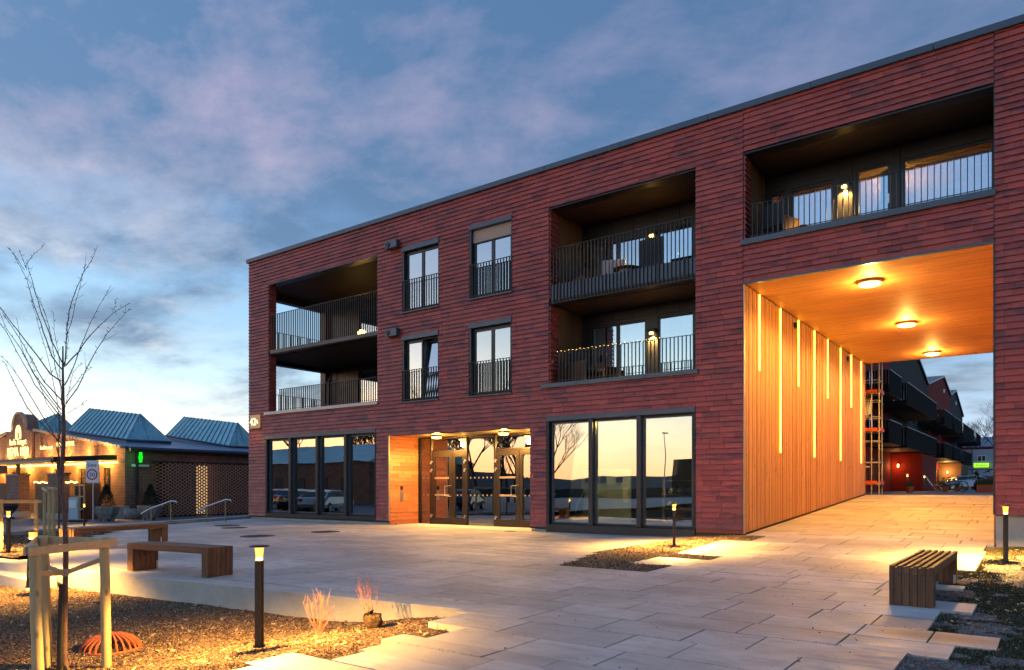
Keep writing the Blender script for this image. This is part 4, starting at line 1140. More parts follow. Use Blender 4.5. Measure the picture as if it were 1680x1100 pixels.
# balcony furniture
def terrace_table(x, y, z, label):
    t = thing('terrace_table', label, 'table', (x, y, z)); n = 20
    MB().lathe([(.36, 0), (.40, .015), (.40, .03), (.36, .04)], (x, y, z + .56), 24).build('tabletop', 'bench_wood', t)
    MB().lathe([(.20, .02), (.27, .15), (.29, .35), (.24, .56)], (x, y, z), 18).build('base', 'fabric_light', t)
def armchair(x, y, z, rz, label, m='fabric_dark', s=1.0):
    t = thing('terrace_chair', label, 'chair', (0, 0, 0))
    q = []
    bevel(MB().box(-.32, .32, -.30, .28, .34, .44).build('seat', m, t), .03); bevel(MB().box(-.32, .32, .24, .34, .40, .98).build('backrest', m, t), .03)
    for sx in (-.35, .29): bevel(MB().box(sx, sx + .06, -.28, .3, .02, .62).build('armrest', 'bench_wood', t), .01)
    t.location = (x, y, z); t.rotation_euler = (0, 0, rz); t.scale = (s, s, s); return t
armchair(-10.75, 18.2, 6.81, R(60), 'dark cushioned terrace chair at the left end of the upper middle balcony')
armchair(-9.95, 18.4, 6.81, R(200), 'light grey terrace chair facing the round table on the upper middle balcony', 'fabric_light')
terrace_table(-9.35, 17.95, 6.81, 'round wooden terrace table on the upper middle balcony')
t = thing('wicker_screen', 'tall dark wicker panel below the wall lamp on the upper middle balcony', 'screen', (-8.6, 18.0, 6.81))
bevel(MB().box(-9.0, -8.3, 18.0, 18.07, 6.82, 8.12).build('panel', 'fabric_dark', t), .01); MB().box(-9.0, -8.3, 17.8, 18.0, 6.82, 7.2).build('seat_box', 'fabric_dark', t)
armchair(-10.8, 18.3, 4.35, R(70), 'dark terrace chair in the left corner of the lower middle balcony', 'fabric_dark', 1.1)
armchair(-5.3, 18.2, 7.29, R(160), 'dark terrace chair at the left end of the long balcony above the passage')
t = thing('string_lights', 'string of tiny warm lights wound along the lower middle balcony rail', 'string lights', (-10.5, FY + .12, 5.24))
mb = MB()
for i in range(26):
    x = -11.2 + i * .125; mb.lathe([(.002, 0), (.005, .004), (.002, .008)], (x, FY + .10, 5.235 + .015 * math.sin(i * 2.3)), 6)
mb.build('bulb', 'glow_small', t, kind='stuff'); MB().tube([(-11.2 + i * .25, FY + .105, 5.238 + .01 * math.sin(i)) for i in range(14)], .003, 5).build('wire', 'black_paint', t)
t = thing('terrace_sofa', 'dark sofa on the lower corner balcony near its right end', 'sofa', (-19.6, 19.4, 4.34))
bevel(MB().box(-20.4, -18.9, 19.0, 19.8, 4.36, 4.75).build('seat', 'fabric_dark', t), .04); bevel(MB().box(-20.4, -18.9, 19.65, 19.85, 4.75, 5.15).build('backrest', 'fabric_dark', t), .04)
t = thing('glowing_lantern', 'small orange lantern glowing on the upper corner balcony', 'lantern', (-22.2, 19.9, 7.3))
MB().lathe([(.10, 0), (.16, .06), (.16, .22), (.09, .28)], (-22.2, 19.9, 7.42), 14).build('lantern_body', 'glow_small', t)
MB().lathe([(.24, 0), (.26, .03), (.05, .05), (.05, .55), (.3, .58), (.3, .61)], (-22.2, 19.9, 6.75), 14).build('stand', 'fabric_dark', t)

# ================================================================== PLAZA FURNITURE
# bollard lights
def make_bollard():
    t = thing('bollard_light', 'x', 'bollard light', (0, 0, 0), 0, 'slim black bollard lights around the plaza')
    mb = MB(); r = .045; H_ = .78
    poly = [(a_ * .72, b_ * .72) for a_, b_ in [(-.045, -.045), (.045, -.045), (.045, -.012), (.030, -.012), (.030, .012), (.045, .012), (.045, .045), (-.045, .045), (-.045, .012), (-.030, .012), (-.030, -.012), (-.045, -.012)]]
    mb.prism(poly, 0, H_); mb.box(-.02, .02, -.0075, .0075, 0, H_ - .01); mb.build('post', 'black_paint', t)
    MB().lathe([(.062, 0), (.062, .012)], (0, 0, .0), 16).build('foot_plate', 'black_paint', t)
    MB().lathe([(.036, 0), (.038, .05), (.043, .10), (.048, .118)], (0, 0, H_ + .002), 20).build('lens', 'glow_lens', t)
    MB().lathe([(.028, .0), (.03, .02), (.012, .03)], (0, 0, H_ + .004), 12).build('bulb', 'glow_small', t)
    MB().lathe([(.085, 0), (.100, .005), (.102, .011), (.085, .016), (.03, .02)], (0, 0, H_ + .122), 28).build('cap', 'black_paint', t)
    lamp('lamp_light', 'SPOT', (0, 0, H_ + .09), 60, WARM2, t, shadow_soft_size=.02, spot_size=R(157), spot_blend=.3)
    return t
bp = make_bollard(); used = False
BOL = [(-6.04, 4.13, -.10, 1.05, 'bollard light standing alone in the bark bed in front of the retaining wall', 90),
       (-13.23, 4.80, -.20, 1.0, 'bollard light leaning slightly by the concrete step at the left end of the retaining wall', 78),
       (-17.77, 6.06, .0, 1.0, 'bollard light in the rear left bark bed near the picture edge', 72),
       (-31.17, 13.27, -.17, 1.0, 'small distant bollard light across the road in front of the white notice stand', 54),
       (-6.43, 14.49, .13, 1.02, 'bollard light in the planting triangle before the right shop window', 126),
       (-.60, 14.65, .12, 1.08, 'bollard light in front of the concrete plinth at the right edge', 138)]
BG = 'slim black bollard lights around the plaza'
for x, y, z, sc, lb, e in BOL:
    o = place(bp, used, (x, y, z), R(20), lb, BG); used = True; o.scale = (sc * .88, sc * .88, sc)
    if 'leaning' in lb: o.rotation_euler = (R(1), R(4.5), R(20))
    for c in bpy.data.objects:
        if c.parent == o and c.type == 'LIGHT': c.data = c.data.copy(); c.data.energy = e * 6.5

# timber benches
def make_bench(L=2.65, W=.45, Hh=.46, diag=False):
    """runs along local +Y from 0 to L, X from 0 to W"""
    t = thing('timber_bench', 'x', 'bench', (0, 0, 0), 0, 'slatted timber benches on the plaza')
    n = 6; bw = .048; gap = (W - n * bw) / (n - 1)
    legn = 0
    for i in range(n):
        x = i * (bw + gap)
        bevel(MB().box(x, x + bw, random.uniform(-.002, .002), L + random.uniform(-.002, .002), Hh - .10, Hh, .05 + .9 * random.random()).build('slat', 'bench_wood_y', t), .005, 2)
        for y0 in (0, L - .20):
            for k in range(1):
                bevel(MB().box(x + .001, x + bw - .001, y0 + .001, y0 + .199, 0.0, Hh - .101, .05 + .9 * random.random()).build('leg', 'bench_wood', t), .003)
        if i < n - 1:
            for y0 in (.012, L - .19):
                MB().box(x + bw + .0005, x + bw + gap - .0005, y0, y0 + .175, .01, Hh - .02, .3 + .5 * random.random()).build('spacer', 'bench_wood', t)
    for y0 in (.2, L - .204):
        MB().box(W * .96 - .02, W * .96 + .014, y0, y0 + .003, .01, .14).build('bracket', 'galvanised', t)
    return t
random.seed(5)
bn = make_bench()
def lab(o, l): o['label'] = l; return o
bn.location = (-1.50, 9.36, .055); lab(bn, 'slatted timber bench at the right, at the edge of the gravel verge')
b2_ = copy_tree(bn); b2_.location = (-10.42, 6.22, .02); b2_.rotation_euler = (0, 0, R(90 + 7.5)); b2_.scale = (1.05, .76, 1); lab(b2_, 'timber bench standing just behind the retaining wall, at the front')
b3_ = copy_tree(bn); b3_.location = (-17.62, 6.98, .03); b3_.rotation_euler = (0, 0, R(14)); b3_.scale = (1.05, .95, 1.02); lab(b3_, 'timber bench farther back beside the rear bark bed, seen end on')

# manhole covers
for (x, y, r, lb) in ((-22.3, 14.0, .42, 'small far manhole cover nearest the left corner of the facade'), (-21.0, 13.45, .40, 'manhole cover just right of the leftmost one on the plaza'),
                      (-17.25, 11.75, .46, 'manhole cover nearest to the camera in front of the benches'), (-16.95, 13.8, .42, 'manhole cover in front of the left shop window')):
    t = thing('manhole_cover', lb, 'manhole cover', (x, y, gz(x, y)), 0, 'round iron manhole covers')
    MB().lathe([(r, -.02), (r, .008), (r - .04, .009)], (x, y, gz(x, y)), 30).build('ring', 'iron_cover', t)
    mb = MB().lathe([(r - .05, -.02), (r - .05, .012)], (x, y, gz(x, y)), 30)
    for i in range(-3, 4): mb.box(x - .25, x + .25, y + i * .09 - .015, y + i * .09 + .015, gz(x, y) + .012, gz(x, y) + .017)
    mb.build('lid', 'iron_cover', t)
# drain grate in the doorway
t = thing('drain_cover', 'small dark drain cover in the paving before the right glass door', 'drain', (-12.4, 16.7, gz(-12.4, 16.7)))
mb = MB(); z = gz(-12.4, 16.7)
for i in range(5): mb.box(-12.55, -12.25, 16.6 + i * .045, 16.6 + i * .045 + .025, z, z + .006)
mb.build('grate', 'iron_cover', t)
# handrails
def handrail(p0, p1, lb):
    t = thing('handrail', lb, 'handrail', (p0[0], p0[1], p0[2]), 0, 'sloping handrails by the kerb')
    z = p0[2]; a = Vector(p0); b = Vector(p1); d = (b - a); d.z = 0; d.normalize()
    MB().tube([a, a + Vector((0, 0, .60))], .024, 10).build('post', 'olive_steel', t); MB().tube([b, b + Vector((0, 0, .84))], .024, 10).build('post', 'olive_steel', t)
    q = [a - d * .35 + Vector((0, 0, .42)), a + Vector((0, 0, .61)), b - d * .1 + Vector((0, 0, .82)), b + Vector((0, 0, .86)), b + d * .17 + Vector((0, 0, .85)), b + d * .22 + Vector((0, 0, .80))]
    MB().tube(q, .026, 10).build('rail', 'steel', t)
handrail((-25.26, 12.95, .06), (-24.70, 13.35, .06), 'sloping steel handrail on green posts, left one by the kerb')
handrail((-24.95, 14.85, .09), (-24.38, 15.25, .09), 'sloping steel handrail on green posts, right one nearer the building')

# dome grate
t = thing('dome_grate', 'rusty orange domed drain grate lying in the sunken bark bed', 'drain grate', (-8.1, 3.72, bedz(-8.1, 3.72)))
dx, dy = -8.1, 3.72; dzb = bedz(dx, dy); n = 26
for i in range(n):
    a = 2 * math.pi * i / n; mb = MB(); pts = []
    for k in range(7):
        ph = R(4) + (R(78) - R(4)) * k / 6; pts.append((dx + .29 * math.cos(ph) * math.cos(a), dy + .29 * math.cos(ph) * math.sin(a), dzb + .17 * math.sin(ph) + .005))
    for k in range(6): mb.beam(pts[k], pts[k + 1], .019, .022)
    mb.build('grate_rib', 'rust', t)
MB().lathe([(.278, 0), (.30, 0), (.30, .025), (.278, .025), (.278, 0)], (dx, dy, dzb), 36).build('rim', 'rust', t)
MB().lathe([(.075, .155), (.07, .178), (.02, .182)], (dx, dy, dzb), 20).build('cap', 'rust', t)

# young tree tied between stakes
def rough_post(mb, a, b, r, seed=0):
    rg = random.Random(seed); a = Vector(a); b = Vector(b); k = 9; pts = []; rr = []
    for i in range(k + 1):
        f = i / k; p = a.lerp(b, f); p += Vector((rg.uniform(-1, 1), rg.uniform(-1, 1), 0)) * .002; pts.append(p); rr.append(r * (1 - .08 * f) * rg.uniform(.97, 1.03))
    pts.append(pts[-1] + Vector((0, 0, .012))); rr.append(r * .72)
    mb.tube(pts, rr, 14); return mb
def stake_set(posts, top, label, group, r=.036, zoff=0.0):
    t = thing('tree_stakes', label, 'tree stakes', posts[0][0] if False else (sum(p[0][0] for p in posts) / len(posts), sum(p[0][1] for p in posts) / len(posts), posts[0][0][2]), 0, group)
    for i, (a, b) in enumerate(posts): rough_post(MB(), a, b, r, i + 3).build('stake', 'stake_wood', t)
    tops = [Vector(b) for _, b in posts]
    for i in range(len(tops)):
        a, b = tops[i], tops[(i + 1) % len(tops)]; d = (b - a).normalized() * .09
        nrm = Vector((d.y, -d.x, 0)).normalized() * (r + .012) * (1 if i % 2 == 0 else 1)
        c = sum(tops, Vector()) / len(tops)
        if ((a + b) / 2 + nrm - c).length < ((a + b) / 2 - nrm - c).length: nrm = -nrm
        h = Vector((0, 0, -.035 - .004 * i))
        bevel(MB().beam(a - d + nrm + h, b + d + nrm + h, .022, .07).build('crossbar', 'rail_wood', t), .003)
    return t
SB = [((-7.30, 3.31, -.34), (-7.325, 3.30, .925)), ((-7.75, 2.97, -.34), (-7.79, 2.95, .94)), ((-7.02, 2.62, -.34), (-7.12, 2.62, .905))]
ts = stake_set(SB, .9, 'three pale round timber stakes with crossbars around the young tree in the foreground', 'sets of tree stakes', .046)
# the tree itself; outline measured in the trunk's own upright plane, limbs spread in depth
S = 1 / 172.4
def tp(px, py, dep=0.0): return Vector(((px - 104) * S, dep, (1092 - py) * S))
tr = thing('young_tree', 'bare young tree with upswept budding branches, tied between stakes in the front bed', 'tree', (-7.55, 3.03, -.31), YAW)
def tube_l(pts, rad, n=8): mb = MB(); mb.tube(pts, rad, n); return mb
trunk_px = [(108, 1096), (105, 1070), (106, 1000), (107, 950), (108, 900), (106.5, 860), (106, 830), (101, 800), (101.5, 760), (104, 727), (104.5, 690), (103.5, 650), (103, 610), (103, 563)]
tr_r = [.031, .026, .025, .024, .023, .0225, .022, .0215, .020, .018, .016, .013, .010, .006]
MB().tube([tp(x, y) for x, y in trunk_px], tr_r, 12).build('trunk', 'bark', tr, off=(0, 0, 0))
c6 = lambda l: [(x / 3.436, 380 + y / 3.436) for x, y in l]
BR = [([(365, 745), (370, 600), (376, 480), (387, 400), (410, 320), (450, 220), (500, 130), (532, 45)], .0065, .12), ([(352, 722), (300, 600), (260, 470), (228, 340), (205, 230), (200, 165)], .0065, -.25),
      ([(205, 215), (240, 150), (300, 88)], .003, -.28), ([(200, 228), (160, 170), (105, 100)], .003, -.27), ([(205, 220), (180, 170), (150, 108)], .0025, -.22), ([(346, 757), (280, 690), (220, 540), (150, 380), (95, 230), (0, 65)], .007, .35),
      ([(347, 827), (300, 790), (200, 640), (120, 520), (0, 345), (-50, 290)], .007, -.4), ([(368, 738), (430, 660), (470, 580), (530, 500), (600, 425), (690, 362)], .0065, .3),
      ([(364, 847), (420, 770), (480, 640), (560, 490), (675, 310)], .0055, -.3), ([(369, 952), (420, 860), (480, 700), (560, 540), (600, 470), (662, 388)], .0055, .45),
      ([(348, 932), (240, 830), (160, 700), (80, 580), (0, 465), (-40, 420)], .0062, .25), ([(342, 987), (200, 790), (130, 650), (60, 540), (0, 385)], .0055, -.15),
      ([(345, 1032), (220, 850), (150, 690), (100, 560), (85, 520)], .005, -.45), ([(370, 912), (440, 830), (480, 785), (536, 752)], .0035, -.1), ([(372, 1007), (430, 970), (472, 932)], .0028, .1),
      ([(346, 870), (300, 720), (285, 600), (240, 440), (190, 340), (128, 240)], .0045, .15), ([(350, 1180), (245, 1092), (130, 970), (70, 880), (0, 762), (-40, 700)], .0068, .3), ([(347, 1205), (300, 1100), (180, 880), (100, 745), (5, 645)], .006, -.3),
      ([(360, 735), (385, 690), (405, 600), (398, 500)], .003, -.15), ([(362, 990), (380, 860), (390, 760), (435, 715)], .003, .2), ([(378, 560), (396, 470), (415, 330), (430, 220), (438, 142)], .0035, .25),
      ([(600, 425), (590, 395), (604, 340)], .002, .3), ([(345, 960), (325, 800), (300, 640), (262, 520), (245, 420)], .004, .3), ([(344, 1100), (330, 930), (290, 700), (240, 500), (215, 380)], .004, -.2),
      ([(345, 1010), (210, 860), (120, 720), (60, 620), (10, 450)], .0045, .42), ([(350, 1060), (255, 950), (200, 800), (150, 690)], .004, .1)]
rb = random.Random(9)
bm_ = MB(); budm = MB()
for pts, r0, dep in BR:
    P = c6(pts); n = len(P); x0 = P[0][0]
    Q = []
    for i in range(n):
        f = i / (n - 1); base_d = 0 if abs(P[0][0] - 104) < 8 else dep * .6
        Q.append(tp(P[i][0], P[i][1], base_d * (1 - f) + dep * f * .5))
    # subdivide with a little wander
    R_ = []
    for i in range(n - 1):
        for k in range(3): R_.append(Q[i].lerp(Q[i + 1], k / 3) + Vector((rb.uniform(-1, 1), rb.uniform(-1, 1), rb.uniform(-1, 1))) * .004)
    R_.append(Q[-1]); m = len(R_)
    bm_.build if False else None
    mb = MB(); mb.tube(R_, [max(.0016, r0 * (1 - .78 * i / (m - 1))) for i in range(m)], 6); mb.build('branch', 'bark', tr, off=(0, 0, 0))
    for i in range(3, m):
        for _ in range(2):
            if rb.random() < .8:
                p = R_[i - 1].lerp(R_[i], rb.random()); d = (R_[i] - R_[i - 1]).normalized()
                s_ = Vector((rb.uniform(-1, 1), rb.uniform(-1, 1), rb.uniform(-.2, .8))).normalized(); e = (s_ + d * .6).normalized() * rb.uniform(.012, .04)
                budm.tube([p, p + e * .7, p + e], [.0016, .0022, .001], 4)
            if rb.random() < .05: 
                p = R_[i - 1]; d = (R_[i] - R_[i - 1]).normalized(); e = (Vector((rb.uniform(-1, 1), rb.uniform(-1, 1), .3)).normalized() + d * .8).normalized() * rb.uniform(.08, .18)
                budm.tube([p, p + e], [.002, .001], 4)
budm.build('buds', 'twig', tr, off=(0, 0, 0), kind='stuff')
gd = MB(); pts = [tp(96, 1088), tp(98, 1060), tp(99.5, 1000), tp(99.5, 955)]
gd.tube([tp(101, 1090, -.02), tp(101, 1060, -.02), tp(102.5, 1000, -.02), tp(104, 953, -.02)], [.034, .031, .029, .028], 12)
gd.build('tree_guard', 'tree_guard', tr, off=(0, 0, 0))
MB().tube([tp(96, 1088, .0), tp(97.5, 1040), tp(99, 990), tp(98.5, 952)], [.018, .015, .014, .012], 8).build('split_bark_guard', 'tree_guard', tr, off=(0, 0, 0))
tie = MB(); cz = .66; tc_ = Vector((-7.535, 3.04, 0))
for (a, b), w_ in zip(SB, (0, 1, 2)):
    e = Vector((b[0], b[1], .73 if w_ == 0 else .66)); c_ = Vector((tc_.x, tc_.y, .60 + .0 * w_))
    tie.beam(e, c_, .005, .045); tie.tube([e + Vector((0, 0, -.03)), e + Vector((0, 0, .03))], .042, 14)
tie.tube([Vector((tc_.x, tc_.y, .57)), Vector((tc_.x, tc_.y, .64))], .03, 12)
tag(tie.build('tree_tie', 'strap'), 'beige webbing ties looped from the stakes round the young tree trunk', 'tree tie')
# the other staked saplings in the rear bed
def sapling(x, y, z, h, seed, label, lean=(0, 0)):
    t = thing('young_tree', label, 'tree', (x, y, z), 0, 'staked saplings in the rear bed'); rg = random.Random(seed)
    top = Vector((x + lean[0], y + lean[1], z + h)); pts = [Vector((x, y, z - .05)), Vector((x + .03, y, z + h * .35)), Vector((x - .02 + lean[0] * .6, y, z + h * .7)), top]
    MB().tube(pts, [.03, .024, .016, .004], 8).build('trunk', 'bark', t)
    br = MB()
    for i in range(14):
        f = rg.uniform(.42, .92); p = pts[0].lerp(top, f); a = rg.uniform(0, 6.28); L = (1 - f) * h * .55 + .35
        d = Vector((math.cos(a) * .55, math.sin(a) * .55, 1)).normalized()
        q = [p, p + d * L * .4, p + d * L * .8 + Vector((0, 0, .05)), p + (d + Vector((0, 0, .25))).normalized() * L * 1.1]; br.tube(q, [.008, .006, .004, .0015], 5)
        for _ in range(3):
            g_ = rg.uniform(.3, .9); p2 = q[0].lerp(q[3], g_); a2 = rg.uniform(0, 6.28); br.tube([p2, p2 + Vector((math.cos(a2) * .15, math.sin(a2) * .15, .15))], [.003, .001], 4)
    br.build('crown', 'twig', t)
    stt = [(math.cos(a), math.sin(a)) for a in (.3 + seed, 2.4 + seed, 4.5 + seed)]
    return t
sapling(-21.6, 8.55, .06, 3.0, 3, 'thin bare sapling between stakes in the rear bark bed')
stake_set([((-23.3, 8.85, .0), (-23.3, 8.85, 1.42)), ((-22.3, 8.7, .0), (-22.3, 8.7, 1.40)), ((-20.9, 8.05, .0), (-20.9, 8.05, 1.36))], 1.3, 'three square-topped stakes round the thin sapling in the rear bed', 'sets of tree stakes', .045)
stake_set([((-19.4, 6.35, -.05), (-19.4, 6.35, 1.12)), ((-18.6, 6.2, -.05), (-18.6, 6.2, 1.13)), ((-18.9, 7.0, -.05), (-18.9, 7.0, 1.12))], 1.1, 'stakes with a crossbar at the left picture edge behind the rear bollard', 'sets of tree stakes', .045)

# bare shrubs in the bed
def shrub(x, y, z, h, spread, n, seed, label, tilt=(0, 0)):
    t = thing('bare_shrub', label, 'shrub', (x, y, z), 0, 'leafless shrubs at the wall'); rg = random.Random(seed); mb = MB()
    for i in range(n):
        a = rg.uniform(0, 6.28); sp = spread * rg.uniform(.1, 1); hh = h * rg.uniform(.55, 1)
        tip = Vector((x + math.cos(a) * sp + tilt[0] * hh, y + math.sin(a) * sp + tilt[1] * hh, z + hh)); base = Vector((x + rg.uniform(-.03, .03), y + rg.uniform(-.03, .03), z - .02))
        mid = base.lerp(tip, .45) + Vector((math.cos(a), math.sin(a), 0)) * sp * .12
        mb.tube([base, mid, tip], [.0042, .0032, .0014], 5)
        for _ in range(4):
            f = rg.uniform(.4, .95); p = mid.lerp(tip, f); a2 = rg.uniform(0, 6.28); L = rg.uniform(.04, .13)
            mb.tube([p, p + Vector((math.cos(a2) * L * .5, math.sin(a2) * L * .5, L))], [.002, .001], 4)
    mb.build('stems', 'shrub_twig', t); return t
shrub(-6.55, 5.25, bedz(-6.55, 5.25), .46, .20, 17, 2, 'upright leafless reddish shrub in the bark bed, left of the two')
sh = shrub(-6.12, 5.62, bedz(-6.12, 5.62) + .10, .46, .17, 14, 6, 'leaning leafless shrub by the wall with its root ball exposed', (-.35, .1))
rbm = MB(); rr = random.Random(2); prof = [(.03, -.09), (.085, -.07), (.11, -.01), (.105, .05), (.075, .09), (.05, .085)]
rbm.lathe(prof, (-6.06, 5.6, bedz(-6.1, 5.6) + .08), 16)
rbm.v = [(x + .05 * noise.noise(Vector((x * 12, y * 22, z * 22))), y + .05 * noise.noise(Vector((x * 12, y * 22, z * 22 + 9))), z + .018 * noise.noise(Vector((x * 20, y * 20, z * 20 + 5)))) for x, y, z in rbm.v]
rbm.build('root_ball', 'mulch', sh)
rbm = MB().extrude([(-6.17, 5.54, bedz(-6.1, 5.6) + .10), (-6.13, 5.52, bedz(-6.1, 5.6) + .17), (-6.02, 5.52, bedz(-6.1, 5.6) + .215), (-6.07, 5.53, bedz(-6.1, 5.6) + .14)], (.0, .05, .01)); rbm.build('torn_flap', 'tree_guard', sh)

# ================================================================== OLD BRICK HALL ON THE LEFT
OX, OY, OZ = -38.05, 18.16, -.17
hall = thing('old_brick_hall', 'old low brick market hall with stepped gable, canopy and blue-green roof lanterns', 'building', (-51, OY, OZ))
def roofz(x): return 3.42 + (OX - x) * .112
hb = MB()
GX = -51.1
gable = [(-64.2, OZ), (OX, OZ), (OX, 3.36), (-38.7, 3.44), (-49.0, 4.82), (-49.0, 4.85), (-53.2, 4.85), (-53.2, 4.82), (-64.2, 3.40)]
# front wall with windows, below the canopy
fr_ops = [(-43.4, -42.25, 1.0, 2.42), (-40.65, -39.6, 1.0, 2.44), (-46.6, -45.6, 1.0, 2.42), (-52.6, -50.2, OZ, 2.3), (-56.5, -55.2, .9, 2.4), (-60.5, -59.2, .9, 2.4)]
wall_sheet(hb, -64.2, OX, OZ, 3.0, fr_ops, OY, OY + .4)
hb.extrude([(x, OY, max(z, 3.0)) for x, z in gable[2:]] + [(-64.2, OY, 3.0), (OX, OY, 3.0)], (0, .4, 0))
hb.box(OX - .4, OX, OY + .41, 45, OZ, 3.34)
hb.box(-64.2, OX - .4, 44.6, 45, OZ, 3.4); hb.box(-64.2, -63.8, OY + .41, 44.6, OZ, 3.4)
hb.build('wall', 'old_brick', hall)
# projecting centre bay with round-headed top
cb = MB(); n = 16; arc = [(GX + .95 * math.cos(math.pi * i / n), 4.95 + .98 * math.sin(math.pi * i / n)) for i in range(n + 1)]
cb.extrude([(-49.15, OY - .18, 3.05), (-49.15, OY - .18, 4.72), (-50.1, OY - .18, 4.95)] + [(x, OY - .18, z) for x, z in arc[1:-1]] + [(-52.1, OY - .18, 4.95), (-53.05, OY - .18, 4.72), (-53.05, OY - .18, 3.05)], (0, .75, 0))
cb.build('centre_bay', 'old_brick', hall)
mb = MB()
for i in range(n * 2 + 1):
    a = math.pi * i / (n * 2); mb.obox((GX + 1.0 * math.cos(a), OY - .15, 4.95 + 1.03 * math.sin(a)), (.05, .10, .035), Matrix.Rotation(-a, 3, 'Y'))
mb.build('arch_edging', 'brick_pale', hall, kind='stuff')
mb = MB(); n2 = 12; ring = [(GX + .42 * math.cos(math.pi * i / n2), 4.72 + .5 * math.sin(math.pi * i / n2)) for i in range(n2 + 1)]
mb.extrude([(x, OY - .2, z) for x, z in ring] + [(GX - .42, OY - .2, 4.35), (GX - .15, OY - .2, 4.35), (GX - .15, OY - .2, 4.72), (GX, OY - .2, 4.85), (GX + .15, OY - .2, 4.72), (GX + .15, OY - .2, 4.35), (GX + .42, OY - .2, 4.35)], (0, -.03, 0))
mb.build('arch_emblem', 'glow_sign', hall)
cx_ = MB()
for sgn, xe in ((1, OX - .1), (-1, -64.0)):
    k = 26
    for i in range(k):
        f = (i + .5) / k; x = (-49.1 if sgn > 0 else -53.1) + f * (xe - (-49.1 if sgn > 0 else -53.1)); z = 4.84 + (3.46 - 4.84) * f
        cx_.obox((x, OY - .04, z), (.17, .13, .07), Matrix.Rotation(R(7.6) * sgn, 3, 'Y'))
cx_.build('gable_coping', 'brick_pale', hall, kind='stuff')
# pilasters on the gable, recessed panels read between them
for x in (-48.6, -41.4, -53.6, -60.4):
    MB().box(x - .25, x + .25, OY - .12, OY - .002, 3.02, 4.83 - (abs(x - GX) - 2.0) * .135 - .2).build('pilaster', 'old_brick', hall)
for i, (x0, x1) in enumerate(((-48.3, -41.7), (-41.1, -38.8))):
    pass
# roof planes
rf = MB()
rf.extrude([(OX + .25, OY + .15, roofz(OX) - .03), (GX, OY + .15, roofz(GX) - .03), (GX, OY + .15, roofz(GX) + .06), (OX + .25, OY + .15, roofz(OX) + .06)], (0, 27, 0))
rf.extrude([(GX, OY + .15, roofz(GX) - .03), (-64.4, OY + .15, 3.4), (-64.4, OY + .15, 3.49), (GX, OY + .15, roofz(GX) + .06)], (0, 27, 0))
rf.build('roof', 'roof_membrane', hall)
bevel(MB().box(OX + .02, OX + .36, OY + .1, 45.2, 3.24, 3.385).build('gutter', 'frame_black', hall), .02)
MB().tube([(OX + .12, OY + .55, 3.3), (OX + .12, OY + .55, OZ)], .07, 10).build('downpipe', 'frame_black', hall)
def lantern(name, A, B, yb, R1, R2):
    """hipped roof lantern: front eave A-B at y0, ridge R1-R2, back eave at yb"""
    y0 = A[1]; t = MB()
    a = Vector(A); b = Vector(B); c = Vector((B[0], yb, B[2])); d = Vector((A[0], yb, A[2])); r1 = Vector(R1); r2 = Vector(R2)
    lo = lambda v: v - Vector((0, 0, .5))
    t.add([a, b, c, d, lo(a), lo(b), lo(c), lo(d)], [(0, 4, 5, 1), (1, 5, 6, 2), (2, 6, 7, 3), (3, 7, 4, 0)])
    body = t.build('lantern_base', 'roof_membrane', hall)
    def slope(p, q, s1, s2, n, nm='roof_panel'):
        for i in range(n):
            f0, f1 = i / n + .004, (i + 1) / n - .004
            P = [p.lerp(q, f0), p.lerp(q, f1), s1.lerp(s2, f1), s1.lerp(s2, f0)]
            nr = (P[1] - P[0]).cross(P[3] - P[0] if (P[3] - P[0]).length > .01 else P[2] - P[0]).normalized()
            mb = MB(); mb.add(P + [v - nr * .04 for v in P], [(0, 1, 2, 3), (0, 4, 5, 1), (1, 5, 6, 2), (3, 2, 6, 7), (0, 3, 7, 4)])
            mb.beam(P[0] + nr * .02, P[3] + nr * .02, .03, .07); mb.build(nm, 'teal_roof', body)
    slope(a, b, r1, r2, 14); slope(c, d, r2, r1, 6); slope(b, c, r2, r2 + Vector((0, .01, 0)), 4); slope(d, a, r1 + Vector((0, .01, 0)), r1, 3)
    MB().tube([a + Vector((0, -.02, 0)), b + Vector((.02, -.02, 0)), c], .06, 6).build('eave_trim', 'metal_grey', body)
lantern('lantern', (-49.4, 20, 4.90), (-41.77, 20, 4.06), 22.6, (-49.2, 21.3, 6.42), (-42.85, 21.3, 5.68))
lantern('lantern', (-48.74, 26, 4.92), (-41.23, 26, 3.95), 28.4, (-48.15, 27, 6.27), (-41.82, 27, 5.51))
lantern('lantern', (-62.0, 20, 4.2), (-53.6, 20, 5.0), 22.6, (-61.2, 21.3, 5.6), (-53.9, 21.3, 6.4))
# windows of the front
for (a, b, c, d) in fr_ops:
    mb = MB(); frame_rect(mb, a, b, c + .002, d, .07, OY + .14, OY + .2)
    if b - a > 2: mb.box((a + b) / 2 - .05, (a + b) / 2 + .05, OY + .14, OY + .2, c + .07, d - .07)
    else:
        mb.box((a + b) / 2 - .02, (a + b) / 2 + .02, OY + .14, OY + .19, c + .07, d - .07)
        for z in (c + .45, c + .95): mb.box(a + .07, b - .07, OY + .14, OY + .185, z - .02, z + .02)
    f = mb.build('shop_door' if b - a > 2 else 'window', 'frame_black', hall)
    MB().box(a + .06, b - .06, OY + .165, OY + .175, c + .06, d - .06).build('pane', 'window_glass', f)
MB().add([(-64, OY + 3, OZ), (OX - .5, OY + 3, OZ), (OX - .5, OY + 3, 3.3), (-64, OY + 3, 3.3)], [(0, 1, 2, 3)]).build('inner_wall', 'brick_pale', hall)
MB().box(-52.2, -50.6, OY + 1.2, OY + 1.25, .1, 1.9).build('shop_display', 'glow_shop', hall)
